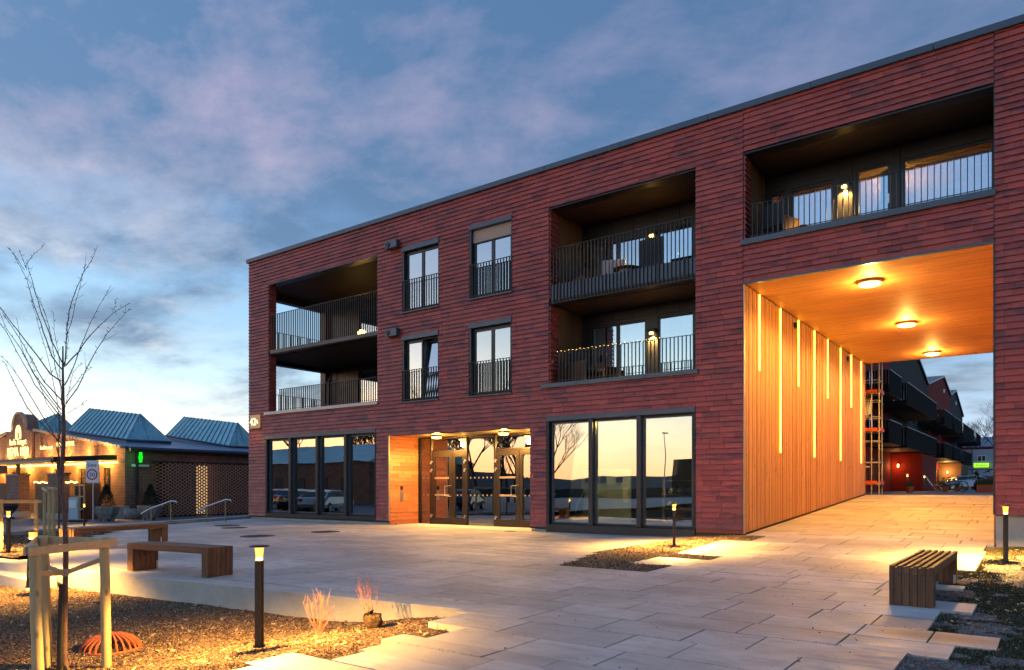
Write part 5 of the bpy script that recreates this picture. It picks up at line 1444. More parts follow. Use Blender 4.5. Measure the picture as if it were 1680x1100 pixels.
# canopy along the front with its lit underside
cn = thing('entrance_canopy', 'long dark flat canopy along the front of the old brick hall', 'canopy', (-50, 16, 2.6))
cn.parent = None
mb = MB(); mb.extrude([(-64.5, 15.0, 2.62), (-64.5, 15.0, 2.86), (-64.5, OY - .2, 3.06), (-64.5, OY - .2, 2.80)], (26.0, 0, 0)); mb.build('canopy_roof', 'frame_black', cn)
mb = MB()
for i in range(40): mb.box(-64.3 + i * .65, -64.3 + i * .65 + .06, 15.0, 15.05, 2.865, 2.89)
mb.build('snow_guard', 'frame_dark', cn)
mb = MB().box(-64.5, -38.5, 14.9, 14.998, 2.58, 2.70); mb.build('gutter', 'metal_grey', cn)
mb = MB().box(-64.3, -45.0, 15.15, 15.3, 2.12, 2.55); mb.build('fascia_board', 'house_brown', cn)
lp = MB().box(-64.2, -38.7, OY - .12, OY - .07, 2.66, 2.70); lp.build('light_strip', 'glow_small', cn)
for x in (-40, -43.2, -46.5, -50, -54, -58):
    lamp('lamp_light', 'POINT', (x + 50, OY - .45 - 16, 2.50 - 2.6), 95, WARM, cn, shadow_soft_size=.2)
for x in (-39.6, -42, -44.6, -47, -50, -52.4, -55.5, -59):
    lamp('lamp_light', 'POINT', (x + 50, OY - .5 - 16, 3.30 - 2.6), 60, WARM, cn, shadow_soft_size=.15)
for i, (x, w_) in enumerate(((-44.2, 1.7), (-39.2, 1.25), (-49.6, 1.5), (-54.5, 1.5))):
    t = thing('brick_pier', ['second brick pier from the right under the canopy of the old hall', 'rightmost brick pier under the hall canopy, beside the timber fence', 'third brick pier from the right under the hall canopy', 'brick pier under the hall canopy beyond the left picture edge'][i], 'pier', (x, 15.5, OZ), 0, 'brick piers under the canopy')
    xl = x - w_ / 2
    MB().box(xl, xl + w_, 15.25, 15.75, OZ + .3, 2.02).build('shaft', 'old_brick', t); MB().box(xl - .04, xl + w_ + .04, 15.2, 15.8, OZ - .1, OZ + .3).build('base', 'concrete', t)
    MB().box(xl - .04, xl + w_ + .04, 15.2, 15.8, 2.02, 2.10).build('cap', 'metal_grey', t); MB().box(x - .07, x + .07, 15.45, 15.6, 2.1, 2.68).build('steel_post', 'frame_black', t)
# lettering on the gable
sg = thing('gable_sign', 'glowing lettering Lade Torget and REMA 1000 on the centre of the old brick gable', 'sign', (GX, OY - .2, 3.4))
text_obj('Lade Torget', .52, facing_south(GX - .05, OY - .22, 4.02), 'glow_sign', sg, 'lettering', .02, 2.5)
text_obj('REMA 1000', .82, facing_south(GX - .05, OY - .22, 3.30), 'glow_sign', sg, 'lettering', .02, 3.2)
sg = thing('gable_sign', 'smaller glowing lettering Ladetorget MATSENTER on the right half of the brick gable', 'sign', (-46, OY - .1, 3.5))
text_obj('Ladetorget', .36, facing_south(-47.4, OY - .06, 3.62), 'glow_sign', sg, 'lettering', .02, 1.7); text_obj('MATSENTER', .38, facing_south(-44.9, OY - .06, 3.72), 'glow_sign', sg, 'lettering', .02, 2.3)
# pharmacy cross
t = thing('pharmacy_cross', 'glowing green pharmacy cross on the side wall of the old brick hall', 'sign', (OX + .3, OY + .65, 2.6))
mb = MB(); cxp, czp = OY + .42, 3.02
M45 = None
def crossp(s1, s2): return [(-s1, -s2), (s1, -s2), (s1, -s1), (s2, -s1), (s2, s1), (s1, s1), (s1, s2), (-s1, s2), (-s1, s1), (-s2, s1), (-s2, -s1), (-s1, -s1)]
ca, sa = math.cos(R(-20)), math.sin(R(-20)); bc = Vector((OX + .62, OY + .55, 2.93))
mb.extrude([bc + Vector((ca * u, sa * u, v)) for u, v in crossp(.085, .25)], (sa * .12, -ca * .12, 0)); mb.build('cross_face', 'glow_green', t)
MB().beam((OX, OY + .75, 2.93), bc, .04, .04).build('bracket', 'frame_black', t)
MB().obox((OX + .06, OY + .75, 2.52), (.03, .45, .06), Matrix.Identity(3)).build('name_plate', 'glow_green' if False else 'white_paint', t)
lamp('lamp_light', 'POINT', (.5, -.3, .3), 2.5, (.1, 1, .2), t, shadow_soft_size=.1)
# perforated brick screen
sc_ = thing('brick_screen', 'perforated brick lattice screen along the side wall of the old hall', 'screen wall', (OX + .4, 24.5, OZ))
mb = MB(); lp_ = MB(); ysc = 19.5; rowh = .088; nrow = 32
def scx(y): return OX + .42 - (.4 * max(0, (20.1 - y) / .6) ** 2) - (.5 * max(0, (y - 29) / 3) ** 2)
for r_ in range(nrow):
    z = OZ + .05 + r_ * rowh; y = ysc + (.14 if r_ % 2 else 0)
    while y < 32:
        x = scx(y); mb.box(x - .055, x + .055, y, y + .165, z + .003, z + rowh - .003, 0); y += .28
    # thin continuous header ties keep the courses connected
mb.build('brick', 'lattice_brick', sc_, kind='stuff')
MB().box(OX + .02, OX + .06, 19.8, 32, OZ, 2.7).build('screen_backing', 'house_black', sc_)
MB().box(OX + .1, OX + .5, 19.5, 32, OZ + nrow * rowh + .055, OZ + nrow * rowh + .12).build('cap_strip', 'frame_dark', sc_)
MB().box(OX + .10, OX + .13, 21.95, 22.65, OZ + .1, 2.6).build('backlight', 'glow_screen', sc_)
for x_, y_, z_ in ((OX + .9, 30.5, .2),): lamp('lamp_light', 'SPOT', (x_ - (OX + .4), y_ - 24.5, z_ - OZ), 40, WARM2, sc_, spot_size=R(120)).rotation_euler = (R(70), 0, R(80))  # unseen spot added to wash the screen, no fixture here
# things in front of the old hall
def planter_tub(x, y, lb, r=.62):
    t = thing('stone_planter', lb, 'planter', (x, y, OZ), 0, 'round stone planters with small conifers')
    mb = MB().lathe([(r * .55, .10), (r * .62, .16), (r * .82, .36), (r * .98, .60), (r, .68), (r * .9, .68), (r * .86, .60)], (x, y, OZ), 8, smooth=False); mb.build('tub', 'stone', t)
    for a in (0, 1, 2, 3): MB().box(x + r * .4 * math.cos(a * 1.57 + .8) - .08, x + r * .4 * math.cos(a * 1.57 + .8) + .08, y + r * .4 * math.sin(a * 1.57 + .8) - .08, y + r * .4 * math.sin(a * 1.57 + .8) + .08, OZ, OZ + .11).build('foot', 'stone', t)
    rg = random.Random(int(x * 10)); MB().lathe([(r * .84, .6), (r * .5, .68), (.05, .72)], (x, y, OZ), 12).build('soil', 'soil', t)
    mb = MB()
    for i in range(1500):
        f = rg.random() ** .8; h = .68 + 1.0 * f; rr_ = .40 * (1 - f) ** .7 * rg.uniform(.5, 1.05); a = rg.uniform(0, 6.28); p = Vector((x + rr_ * math.cos(a), y + rr_ * math.sin(a), OZ + h))
        d = Vector((math.cos(a) * .5 + rg.uniform(-.4, .4), math.sin(a) * .5 + rg.uniform(-.4, .4), rg.uniform(.2, 1))).normalized() * .08; s_ = Vector((rg.uniform(-1, 1), rg.uniform(-1, 1), 0)).normalized() * .022
        mb.add([p - s_, p + s_, p + d], [(0, 1, 2)])
    mb.build('conifer', 'conifer', t)
planter_tub(-35.3, 16.0, 'stone planter with a conical conifer right of the speed sign'); planter_tub(-35.0, 17.9, 'stone planter with a conifer in front of the brick lattice screen')
t = thing('concrete_ring', 'plain pale round concrete pot between the two stone planters', 'pot', (-36.3, 17.7, OZ))
MB().lathe([(.30, 0), (.36, .02), (.38, .5), (.30, .5), (.28, .4)], (-36.3, 17.7, OZ), 20).build('pot_body', 'stone', t); MB().lathe([(.29, .38), (.02, .40)], (-36.3, 17.7, OZ), 16).build('soil', 'soil', t)
tag(bevel(MB().box(-37.9, -37.2, 18.7, 19.3, OZ, 1.15).build('utility_cabinet', 'house_brown'), .01), 'dark brown cabinet against the brick wall between the planters', 'cabinet')
tag(MB().box(-38.1, -37.5, 17.4, 18.1, OZ, .45).build('corner_stone', 'concrete'), 'rough concrete block at the foot of the brick hall corner', 'block')
# Sone 30 sign
t = thing('speed_sign', 'white speed zone sign reading Sone 30 on a grey pole in front of the hall', 'road sign', (-35.21, 15.38, OZ))
px_, py_ = -35.21, 15.38; A_ = R(36.5)
MB().tube([(px_, py_, OZ), (px_, py_, 1.75)], .035, 10).build('pole', 'galvanised', t)
cA, sA = math.cos(A_), math.sin(A_)
def signp(u, v, d=0): return Vector((px_ + cA * u + sA * d, py_ + sA * u - cA * d, v))
mb = MB().extrude([signp(-.29, 1.62, .04), signp(.29, 1.62, .04), signp(.29, 2.62, .04), signp(-.29, 2.62, .04)], (sA * .05, -cA * .05, 0)); mb.build('plate', 'white_paint', t)
ring = MB(); 
for i in range(32):
    a0 = 2 * math.pi * i / 32; a1 = 2 * math.pi * (i + 1) / 32
    P = [signp(.25 * math.cos(a0), 1.98 + .25 * math.sin(a0), .098), signp(.25 * math.cos(a1), 1.98 + .25 * math.sin(a1), .098), signp(.19 * math.cos(a1), 1.98 + .19 * math.sin(a1), .098), signp(.19 * math.cos(a0), 1.98 + .19 * math.sin(a0), .098)]
    ring.add(P, [(0, 1, 2, 3)])
ring.build('red_ring', 'red_paint', t)
MS = lambda u, v: Matrix.Translation(signp(u, v, .10)) @ Matrix.Rotation(A_, 4, 'Z') @ Matrix.Rotation(R(90), 4, 'X')
text_obj('Sone', .22, MS(0, 2.34), 'black_paint', t, 'lettering', .003); text_obj('30', .27, MS(0, 1.88), 'black_paint', t, 'lettering', .003)
# notice stand
t = thing('notice_stand', 'white notice stand with a sheet of small print in front of the timber fence', 'notice stand', (-35.6, 14.9, OZ))
M_ = Matrix.Rotation(R(36), 3, 'Z')
c_ = Vector((-35.7, 14.75, OZ + .60)); bevel(MB().obox(c_, (.21, .04, .50), M_).build('board', 'board_blue', t), .01)
MB().obox(c_ + Vector((.03, -.05, .2)), (.17, .01, .18), M_).build('notice', 'white_paint', t); MB().obox((-35.7, 14.75, OZ + .04), (.45, .3, .04), M_).build('foot', 'frame_black', t)
# terrace fence with glazing and posts
t = thing('terrace_fence', 'dark timber terrace fence with glazed frames in front of the old hall', 'fence', (-40, 15.8, OZ))
x = -42.2
while x < -40.2: MB().box(x, x + .12, 15.6, 15.64, OZ, 1.6, .02 + .9 * random.random()).build('board', 'fence_wood', t); x += .125
x = -48.2
while x < -46.2: MB().box(x, x + .12, 15.6, 15.64, OZ, 1.6, .02 + .9 * random.random()).build('board', 'fence_wood', t); x += .125
for x in (-39.9, -39.2, -38.5, -37.9, -37.4): MB().box(x - .03, x + .03, 15.9, 15.96, OZ, 1.55).build('post', 'rail_wood', t)
for z in (.35, .95, 1.5): MB().box(-39.9, -37.4, 15.89, 15.97, z - .03, z + .03).build('crossbar', 'rail_wood', t)
MB().box(-40.1, -37.3, 16.6, 16.64, OZ, 1.6, .4).build('back_panel', 'fence_wood', t)
t = thing('fairy_lights', 'row of small warm lamps along the top of the terrace fence', 'fairy lights', (-40, 15.55, 1.6))
for i in range(30): MB().lathe([(.01, 0), (.03, .025), (.01, .05)], (-42.2 + i * .17, 15.55, 1.62 + .03 * math.sin(i * 1.3)), 6).build('bulb', 'glow_small', t)
# urn and A-frame
t = thing('garden_urn', 'blue-grey garden urn with low plants by the shop door of the hall', 'urn', (-41.6, 14.2, OZ))
MB().lathe([(.26, 0), (.28, .05), (.12, .12), (.12, .2), (.32, .42), (.42, .62), (.46, .66), (.38, .66)], (-41.6, 14.2, OZ), 18).build('urn_body', 'metal_grey', t)
mb = MB(); rg = random.Random(4)
for i in range(200):
    a = rg.uniform(0, 6.28); r_ = .38 * rg.random() ** .5; p = Vector((-41.6 + r_ * math.cos(a), 14.2 + r_ * math.sin(a), OZ + .64)); mb.add([p, p + Vector((.05, 0, 0)), p + Vector((rg.uniform(-.1, .1), rg.uniform(-.1, .1), .2))], [(0, 1, 2)])
mb.build('plants', 'evergreen', t)

# ================================================================== COURTYARD SEEN THROUGH THE PASSAGE
CZ = 1.11
# scaffold tower
t = thing('scaffold_tower', 'narrow steel scaffold tower with orange toe boards at the far end of the passage', 'scaffold', (-6.3, 33.8, CZ))
for (x, y) in ((-6.03, 33.5), (-5.76, 33.6), (-6.9, 33.5), (-6.9, 34.4), (-5.80, 34.5)):
    mb = MB().tube([(x, y, CZ), (x, y, 10.5)], .026, 8)
    for z in [CZ + .35 + .5 * i for i in range(18)]: mb.lathe([(.035, 0), (.045, .02), (.035, .04)], (x, y, z), 8)
    mb.build('standard', 'scaffold', t)
for z in (CZ + .45, 2.45, 3.35, 4.35, 5.05, 5.9, 7.0, 8.2):
    mb = MB().tube([(-6.9, 33.5, z), (-5.76, 33.6, z)], .021, 6).tube([(-5.76, 33.6, z), (-5.80, 34.5, z)], .021, 6).tube([(-6.9, 34.4, z), (-5.8, 34.5, z)], .021, 6); mb.build('ledger', 'scaffold', t)
for z in (CZ + .42, 3.75, 5.35, 7.6):
    MB().box(-6.9, -5.78, 33.5, 34.5, z - .03, z).build('deck', 'scaffold', t)
    MB().box(-6.9, -5.80, 33.44, 33.47, z, z + .14).build('toe_board', 'orange_paint', t); MB().box(-5.74, -5.71, 33.6, 34.5, z, z + .14).build('toe_board', 'orange_paint', t)
mb = MB()
for i in range(8):
    a = i / 7; mb.add([(-6.6 + .5 * a, 33.42, 5.2 - .5 * abs(a - .5) - .1), (-6.6 + .5 * (a + .14), 33.42 + .05 * math.sin(i * 2), 5.2), (-6.6 + .5 * (a + .14), 33.4, 4.4 + .1 * math.sin(i)), (-6.6 + .5 * a, 33.36, 4.45)], [(0, 1, 2, 3)])
mb.build('hanging_sheet', 'tarp', t)
t = thing('round_tray', 'pale round basket lamp beside the scaffold foot', 'basket', (-6.3, 33.3, CZ))
MB().lathe([(.05, .0), (.16, .03), (.22, .08), (.20, .12), (.05, .13)], (-6.25, 33.2, CZ + 1.05), 16).build('tray', 'brick_pale', t); MB().tube([(-6.25, 33.2, CZ), (-6.25, 33.2, CZ + 1.06)], .02, 8).build('leg', 'black_paint', t)
# terrace of gabled houses with stacked galleries
WX = -9.4
def gable_house(y0, y1, m, label, peak_y, zeave0, zpeak, zeave1):
    t = thing('gabled_house', label, 'house', (WX, y0, CZ), 0, 'row of gabled houses in the courtyard')
    poly = [(WX, y0, CZ - .1), (WX, y1, CZ - .1), (WX, y1, zeave1), (WX, peak_y, zpeak), (WX, y0, zeave0)]
    MB().extrude(poly, (-9, 0, 0)).build('wall', m, t)
    q = [(WX + .18, y0 - .1, zeave0 + .02), (WX + .18, peak_y, zpeak + .03), (WX + .18, peak_y, zpeak + .22), (WX + .18, y0 - .1, zeave0 + .2)]
    MB().extrude(q, (-9.2, 0, 0)).build('roof', 'metal_grey', t)
    q = [(WX + .18, peak_y, zpeak + .03), (WX + .18, y1 + .1, zeave1 + .02), (WX + .18, y1 + .1, zeave1 + .2), (WX + .18, peak_y, zpeak + .22)]
    MB().extrude(q, (-9.2, 0, 0)).build('roof', 'metal_grey', t)
    y = y0 + 1.2; k = 0
    while y < y1 - 1.4:
        for zf in (CZ + .1, CZ + 2.95, CZ + 5.75):
            mb = MB(); w_ = 1.5
            mb.box(WX + .003, WX + .05, y, y + w_, zf, zf + .06); mb.box(WX + .003, WX + .05, y, y + w_, zf + 2.0, zf + 2.08); mb.box(WX + .003, WX + .05, y, y + .07, zf + .06, zf + 2.0); mb.box(WX + .003, WX + .05, y + w_ - .07, y + w_, zf + .06, zf + 2.0)
            mb.box(WX + .003, WX + .05, y + w_ / 2 - .03, y + w_ / 2 + .03, zf + .06, zf + 2.0)
            f = mb.build('window', 'frame_dark', t); MB().box(WX + .01, WX + .02, y + .07, y + w_ - .07, zf + .06, zf + 2.0).build('pane', 'upper_glass', f)
        y += 3.2; k += 1
    if zpeak > 11.5:
        MB().box(WX + .003, WX + .10, peak_y + .4, peak_y + 1.0, zpeak - 1.6, zpeak - 1.2).build('air_vent', 'white_paint', t)
    return t
gable_house(32.2, 50.0, 'house_black', 'nearest dark house behind the scaffold in the courtyard row', 40, 9.5, 12.6, 9.5)
gable_house(50.05, 59.0, 'house_red', 'dark red house between the scaffold and the tall grey gable', 52, 12.4, 13.6, 11.5)
gable_house(59.05, 79.0, 'house_grey', 'tall dark grey gabled house of the courtyard row, its roof sloping to the red one', 61, 14.2, 15.3, 11.05)
gable_house(79.05, 98.4, 'house_red', 'red gabled house in the middle of the courtyard row', 91.5, 11.1, 13.3, 11.98)
gable_house(98.45, 113.6, 'house_grey', 'farthest light grey gabled house of the courtyard row', 104, 12.0, 13.1, 10.7)
def gallery(y0, y1, z, label, x1=-7.4):
    t = thing('balcony', label, 'balcony', (x1, y0, z), 0, 'black slatted balconies of the courtyard houses')
    MB().box(WX + .01, x1, y0, y1, z, z + .16).build('slab', 'house_black', t)
    MB().box(WX + .01, x1 - .01, y0 + .01, y1 - .01, z - .02, z - .002).build('soffit', 'timber_dark', t)
    mb = MB(); n = int((y1 - y0) / .14)
    for i in range(n):
        y = y0 + i * (y1 - y0) / n; mb.box(x1 - .0, x1 + .025, y, y + .105, z + .02, z + 1.28)
    n = int((x1 - WX) / .14)
    for i in range(n): x = WX + i * (x1 - WX) / n; mb.box(x, x + .105, y0 - .025, y0, z + .02, z + 1.28)
    mb.build('slat', 'house_black', t, kind='stuff')
    MB().box(x1 - .02, x1 + .05, y0 - .03, y1, z + 1.285, z + 1.33).box(WX, x1 - .02, y0 - .03, y0 + .03, z + 1.285, z + 1.33).build('handrail', 'metal_grey', t)
    return t
nm = ['first', 'second', 'third', 'fourth', 'fifth', 'sixth']
for lv, zz in (('upper', 6.83), ('lower', 3.95)):
    for i, (a, b) in enumerate(((46.2, 50.4), (52.6, 67.5), (73.0, 79.5), (81.0, 87.5), (90.0, 103.5), (106.5, 114))):
        gallery(a, b, zz, f'{lv} black slatted balcony, {nm[i]} from the scaffold along the courtyard row')
# ground-floor projecting sheds
for a, b, m, lb in ((59.5, 59.8, 'house_red', 'red boarded shed front lit by a lamp under the first balconies'), (88.0, 88.3, 'house_brown', 'brown boarded shed front lit at the far end under the balconies')):
    t = thing('shed_front', lb, 'shed', (-8.4, a, CZ))
    mb = MB()
    n = 16
    for i in range(n):
        x = -9.38 + i * (2.0 / n); MB().box(x + .004, x + 2.0 / n - .004, a, b, CZ, CZ + 2.75, .02 + .9 * random.random()).build('board', m, t)
    MB().box(-9.38, -7.42, b, b + 8, CZ, CZ + 2.7).build('shed_body', m, t)
lamp('lamp_light', 'POINT', (-9.0, 58.9, CZ + 1.8), 16, (1, .35, .12), shadow_soft_size=.1); lamp('lamp_light', 'POINT', (-8.6, 87.2, CZ + 1.9), 90, WARM2, shadow_soft_size=.1)
for i, (x, y, lb) in enumerate(((-8.9, 59.3, 'wall lamp glowing on the red boarded shed front'), (-8.6, 87.8, 'wall lamp glowing on the brown boarded shed front'))):
    t = thing('wall_lamp', lb, 'wall lamp', (x, y, CZ + 1.8), 0, 'lamps in the courtyard'); MB().box(x - .07, x + .07, y - .10, y, CZ + 1.95, CZ + 2.0).build('shade', 'black_paint', t); MB().box(x - .045, x + .045, y - .09, y - .02, CZ + 1.72, CZ + 1.948).build('bulb', 'glow_small', t)
cb_ = [(-7.0, 50, 'courtyard bollard lamp in front of the red shed'), (-6.95, 57, 'courtyard bollard lamp by the folding chair'), (-7.2, 75, 'courtyard bollard lamp left of the picnic table'), (-6.7, 75.2, 'courtyard bollard lamp right of the picnic table')]
for x, y, lb in cb_:
    o = place(bp, True, (x, y, CZ), 0, lb, 'bollard lamps in the courtyard'); o.scale = (1.1, 1.1, 1.2)
    for c in list(bpy.data.objects):
        if c.parent == o and c.type == 'LIGHT': bpy.data.objects.remove(c)
    lamp('lamp_light', 'POINT', (x, y - .3, CZ + 1.15), 14, WARM2, shadow_soft_size=.08)
# far barrack with signs, red building behind it
t = thing('office_barrack', 'pale blue-grey modular office building with white framed windows beyond the courtyard', 'building', (-4, 100, CZ))
wl_ = MB(); wall_sheet(wl_, -16, 12, CZ, 5.75, [(-6.82, -5.95, 4.35, 5.05), (-9.8, -8.8, 4.3, 5.05), (-8.0, -7.4, 1.9, 2.9), (-3.6, -2.6, 4.3, 5.05), (-4.9, -4.3, 3.9, 4.2)], 100, 100.3); wl_.build('wall', 'barrack', t)
MB().box(-16, 12, 100.3, 108, CZ, 5.7).build('back_volume', 'barrack', t)
MB().box(-16, 12, 99.96, 99.995, 3.42, 3.50).build('joint_band', 'frame_dark', t)
for (a, b, c, d) in [(-6.82, -5.95, 4.35, 5.05), (-9.8, -8.8, 4.3, 5.05), (-8.0, -7.4, 1.9, 2.9), (-3.6, -2.6, 4.3, 5.05)]:
    mb = MB(); frame_rect(mb, a, b, c, d, .07, 99.93, 100.1); mb.box((a + b) / 2 - .03, (a + b) / 2 + .03, 99.93, 100.1, c + .07, d - .07); f = mb.build('window', 'white_paint', t); MB().box(a + .07, b - .07, 100.0, 100.02, c + .07, d - .07).build('pane', 'upper_glass', f)
for x in (-10, -7.3, -4.6, -2): MB().box(x - .04, x + .04, 99.9, 99.99, CZ, 5.75).build('corner_post', 'metal_grey', t)
t = thing('wall_sign', 'lime green sign with dark lettering on the grey modular office', 'sign', (-6.5, 99.9, 3.8))
MB().box(-7.15, -5.55, 99.86, 99.92, 3.68, 4.15).build('board', 'glow_lime', t); text_obj('Boligbyen', .3, facing_south(-6.35, 99.85, 3.82), 'evergreen', t, 'lettering', .005, 1.2)
t = thing('wall_sign', 'blue sign with white bar high on the grey modular office', 'sign', (-4.9, 99.9, 4.9))
MB().box(-5.1, -4.2, 99.86, 99.92, 4.85, 5.35).build('board', 'blue_sign', t); MB().box(-4.95, -4.4, 99.84, 99.858, 5.05, 5.18).build('marking', 'white_paint', t)
t = thing('long_building', 'long dark roofed building with a red wall strip behind the modular office', 'building', (0, 125, CZ))
MB().box(-30, 30, 125, 140, CZ, 7.3).build('wall', 'house_red', t); MB().extrude([(-31, 124.6, 7.15), (-31, 132, 9.0), (-31, 140, 7.15)], (62, 0, 0)).build('roof', 'roof_membrane', t)
# bare trees
def bare_tree(x, y, z, h, seed, label, spread=.42, levels=5, group=None, r0=None, nb=3, rmin=.008):
    t = thing('bare_tree', label, 'tree', (x, y, z), 0, group); rg = random.Random(seed); tr_ = MB(); cr = MB()
    def grow(p, d, L, r, lv):
        q = [p]; dd = d.copy()
        for i in range(3):
            dd = (dd + Vector((rg.uniform(-1, 1), rg.uniform(-1, 1), rg.uniform(-.3, .6))) * .13).normalized(); q.append(q[-1] + dd * L / 3)
        (tr_ if lv >= levels - 0 else cr).tube(q, [r, r * .9, r * .78, r * .62], 6 if lv > 2 else 3, cap=False)
        if lv <= 0: return
        n = nb + (1 if rg.random() < .5 else 0)
        for i in range(n):
            a = rg.uniform(0, 6.28); k = rg.uniform(.4, 1) * spread * 1.6; nd = (dd + Vector((math.cos(a), math.sin(a), rg.uniform(-.1, .5))) * k).normalized()
            grow(q[rg.choice((2, 3, 3))], nd, L * rg.uniform(.62, .84), max(rmin, r * .55), lv - 1)
    grow(Vector((x, y, z)), Vector((0, 0, 1)), h * .30, r0 or h * .015, levels)
    tr_.build('trunk', 'bark_far', t); cr.build('crown', 'bark_far', t); return t
bare_tree(-6.0, 118, CZ, 12.5, 4, 'large bare spreading tree behind the long building, next to the passage pier', .55, 6)
bare_tree(-13.2, 119, CZ, 11.5, 8, 'smaller bare tree just left of the large one beyond the courtyard', .4, 5)
bare_tree(-.8, 122, CZ, 11.5, 18, 'bare tree mostly hidden behind the right passage pier', .5, 5)
# parked cars
def make_car(name, label, paint, loc, rz, group):
    t = thing(name, label, 'car', (0, 0, 0), 0, group)
    side = [(-2.15, .32), (-2.18, .62), (-2.05, .86), (-1.35, .95), (-.75, 1.36), (.55, 1.42), (1.35, 1.30), (1.95, .98), (2.15, .90), (2.2, .5), (2.1, .30)]
    mb = MB(); n = len(side); w_ = lambda z: .86 if z < .95 else .86 - (z - .95) * .42
    L_ = [(x, -w_(z), z) for x, z in side]; R_ = [(x, w_(z), z) for x, z in side]
    mb.add(L_ + R_, [tuple(range(n)), tuple(range(n, 2 * n))[::-1]] + [(i, n + i, n + (i + 1) % n, (i + 1) % n) for i in range(n)])
    b = mb.build('body', paint, t); m = b.modifiers.new('edge', 'BEVEL'); m.width = .05; m.segments = 2
    g_ = MB()
    for s_ in (-1, 1):
        q = [(-1.15, 1.0), (-.68, 1.30), (-.02, 1.34), (-.02, 1.0)]; g_.add([(x, s_ * (w_(z) + .006), z) for x, z in q], [(0, 1, 2, 3)])
        q = [(.06, 1.0), (.06, 1.34), (.6, 1.35), (1.35, 1.22), (1.6, 1.02)]; g_.add([(x, s_ * (w_(z) + .006), z) for x, z in q], [(0, 1, 2, 3, 4)])
    g_.add([(-1.30, -.74, .99), (-1.30, .74, .99), (-.80, .64, 1.345), (-.80, -.64, 1.345)], [(0, 1, 2, 3)]); g_.add([(1.42, -.66, 1.295), (1.42, .66, 1.295), (1.93, .74, 1.01), (1.93, -.74, 1.01)], [(0, 1, 2, 3)])
    g_.build('window', 'frame_black', t)
    for x in (-1.35, 1.3):
        for s_ in (-1, 1):
            mb = MB(); mb.extrude([(x + .32 * math.cos(i * math.pi / 9), s_ * .88, .32 + .32 * math.sin(i * math.pi / 9)) for i in range(18)], (0, -s_ * .2, 0)); wh = mb.build('wheel', 'rubber', t)
            mb = MB(); mb.extrude([(x + .19 * math.cos(i * math.pi / 6), s_ * .89, .32 + .19 * math.sin(i * math.pi / 6)) for i in range(12)], (0, -s_ * .05, 0)); mb.build('rim', 'steel', wh)
    for s_ in (-1, 1):
        bevel(MB().box(-2.20, -2.08, s_ * .62 - .14, s_ * .62 + .14, .64, .78).build('headlight', 'white_paint', t), .02); bevel(MB().box(2.08, 2.20, s_ * .65 - .12, s_ * .65 + .12, .70, .88).build('tail_light', 'red_paint', t), .02)
    t.location = loc; t.rotation_euler = (0, 0, rz); return t
mat('car_silver', (.35, .38, .42), .25, .6); mat('car_dark', (.03, .035, .045), .2, .4); mat('car_red', (.35, .02, .015), .25, .3); mat('car_blue', (.03, .06, .14), .25, .5)
make_car('parked_car', 'silver car parked beyond the courtyard bicycles', 'car_silver', (-6.7, 84, CZ), R(20), 'cars parked beyond the courtyard')
make_car('parked_car', 'red car parked beyond the courtyard planter', 'car_red', (-4.4, 85, CZ), R(30), 'cars parked beyond the courtyard')
# bicycles
def make_bike(label, loc, rz, m):
    t = thing('bicycle', label, 'bicycle', (0, 0, 0), 0, 'bicycles parked in the courtyard')
    for x in (-.52, .52):
        mb = MB(); k = 24; pts = [(x + .33 * math.cos(i * 2 * math.pi / k), 0, .34 + .33 * math.sin(i * 2 * math.pi / k)) for i in range(k + 1)]; mb.tube(pts, .018, 6, cap=False)
        for i in range(8): mb.tube([(x, 0, .34), (x + .32 * math.cos(i * .785), 0, .34 + .32 * math.sin(i * .785))], .004, 3)
        mb.build('wheel', 'rubber', t)
    fr = [((-.52, 0, .34), (-.1, 0, .30)), ((-.1, 0, .30), (-.22, 0, .82)), ((-.22, 0, .82), (-.52, 0, .34)), ((-.1, 0, .30), (.36, 0, .80)), ((-.20, 0, .76), (.34, 0, .84)), ((.52, 0, .34), (.34, 0, .98))]
    mb = MB()
    for a, b in fr: mb.tube([a, b], .018, 6)
    mb.build('frame', m, t); MB().tube([(.30, -.28, 1.0), (.36, 0, 1.02), (.30, .28, 1.0)], .014, 6).build('handlebar', 'steel', t)
    MB().lathe([(.03, 0), (.11, .03), (.08, .07)], (-.24, 0, .85), 10).build('saddle', 'rubber', t)
    MB().tube([(-.1, -.12, .22), (-.1, .12, .38)], .012, 5).build('pedals', 'steel', t)
    t.location = loc; t.rotation_euler = (R(4), 0, rz)
make_bike('bicycle leaning at the far end of the courtyard, left one', (-5.6, 57, CZ), R(20), 'frame_black')
make_bike('bicycle with steel-blue frame standing left of the orange planter', (-4.9, 53.5, CZ), R(-15), 'car_blue')
make_bike('bicycle behind the left end of the orange planter', (-4.2, 56, CZ), R(35), 'steel')
# corten planter with yellow covered umbrella above
t = thing('corten_planter', 'long rust orange planter with low plants at the far courtyard edge', 'planter', (-2.7, 48, CZ))
MB().box(-3.3, -2.1, 48, 48.8, CZ, CZ + .42).build('tub', 'rust', t); mb = MB(); rg = random.Random(7)
for i in range(900):
    p = Vector((rg.uniform(-3.25, -2.15), rg.uniform(48.05, 48.75), CZ + .40)); mb.add([p, p + Vector((.04, 0, 0)), p + Vector((rg.uniform(-.12, .12), rg.uniform(-.1, .1), rg.uniform(.1, .4)))], [(0, 1, 2)])
mb.build('plants', 'evergreen', t)
t = thing('garden_canopy', 'sagging yellow cloth canopy on dark posts above the courtyard planter', 'canopy', (-3.3, 60, CZ))
for x, y in ((-4.1, 59.2), (-2.6, 59.2), (-4.1, 60.8), (-2.6, 60.8)): MB().tube([(x, y, CZ), (x, y, CZ + 1.3)], .05, 8).build('post', 'house_black', t)
mb = MB(); n = 10
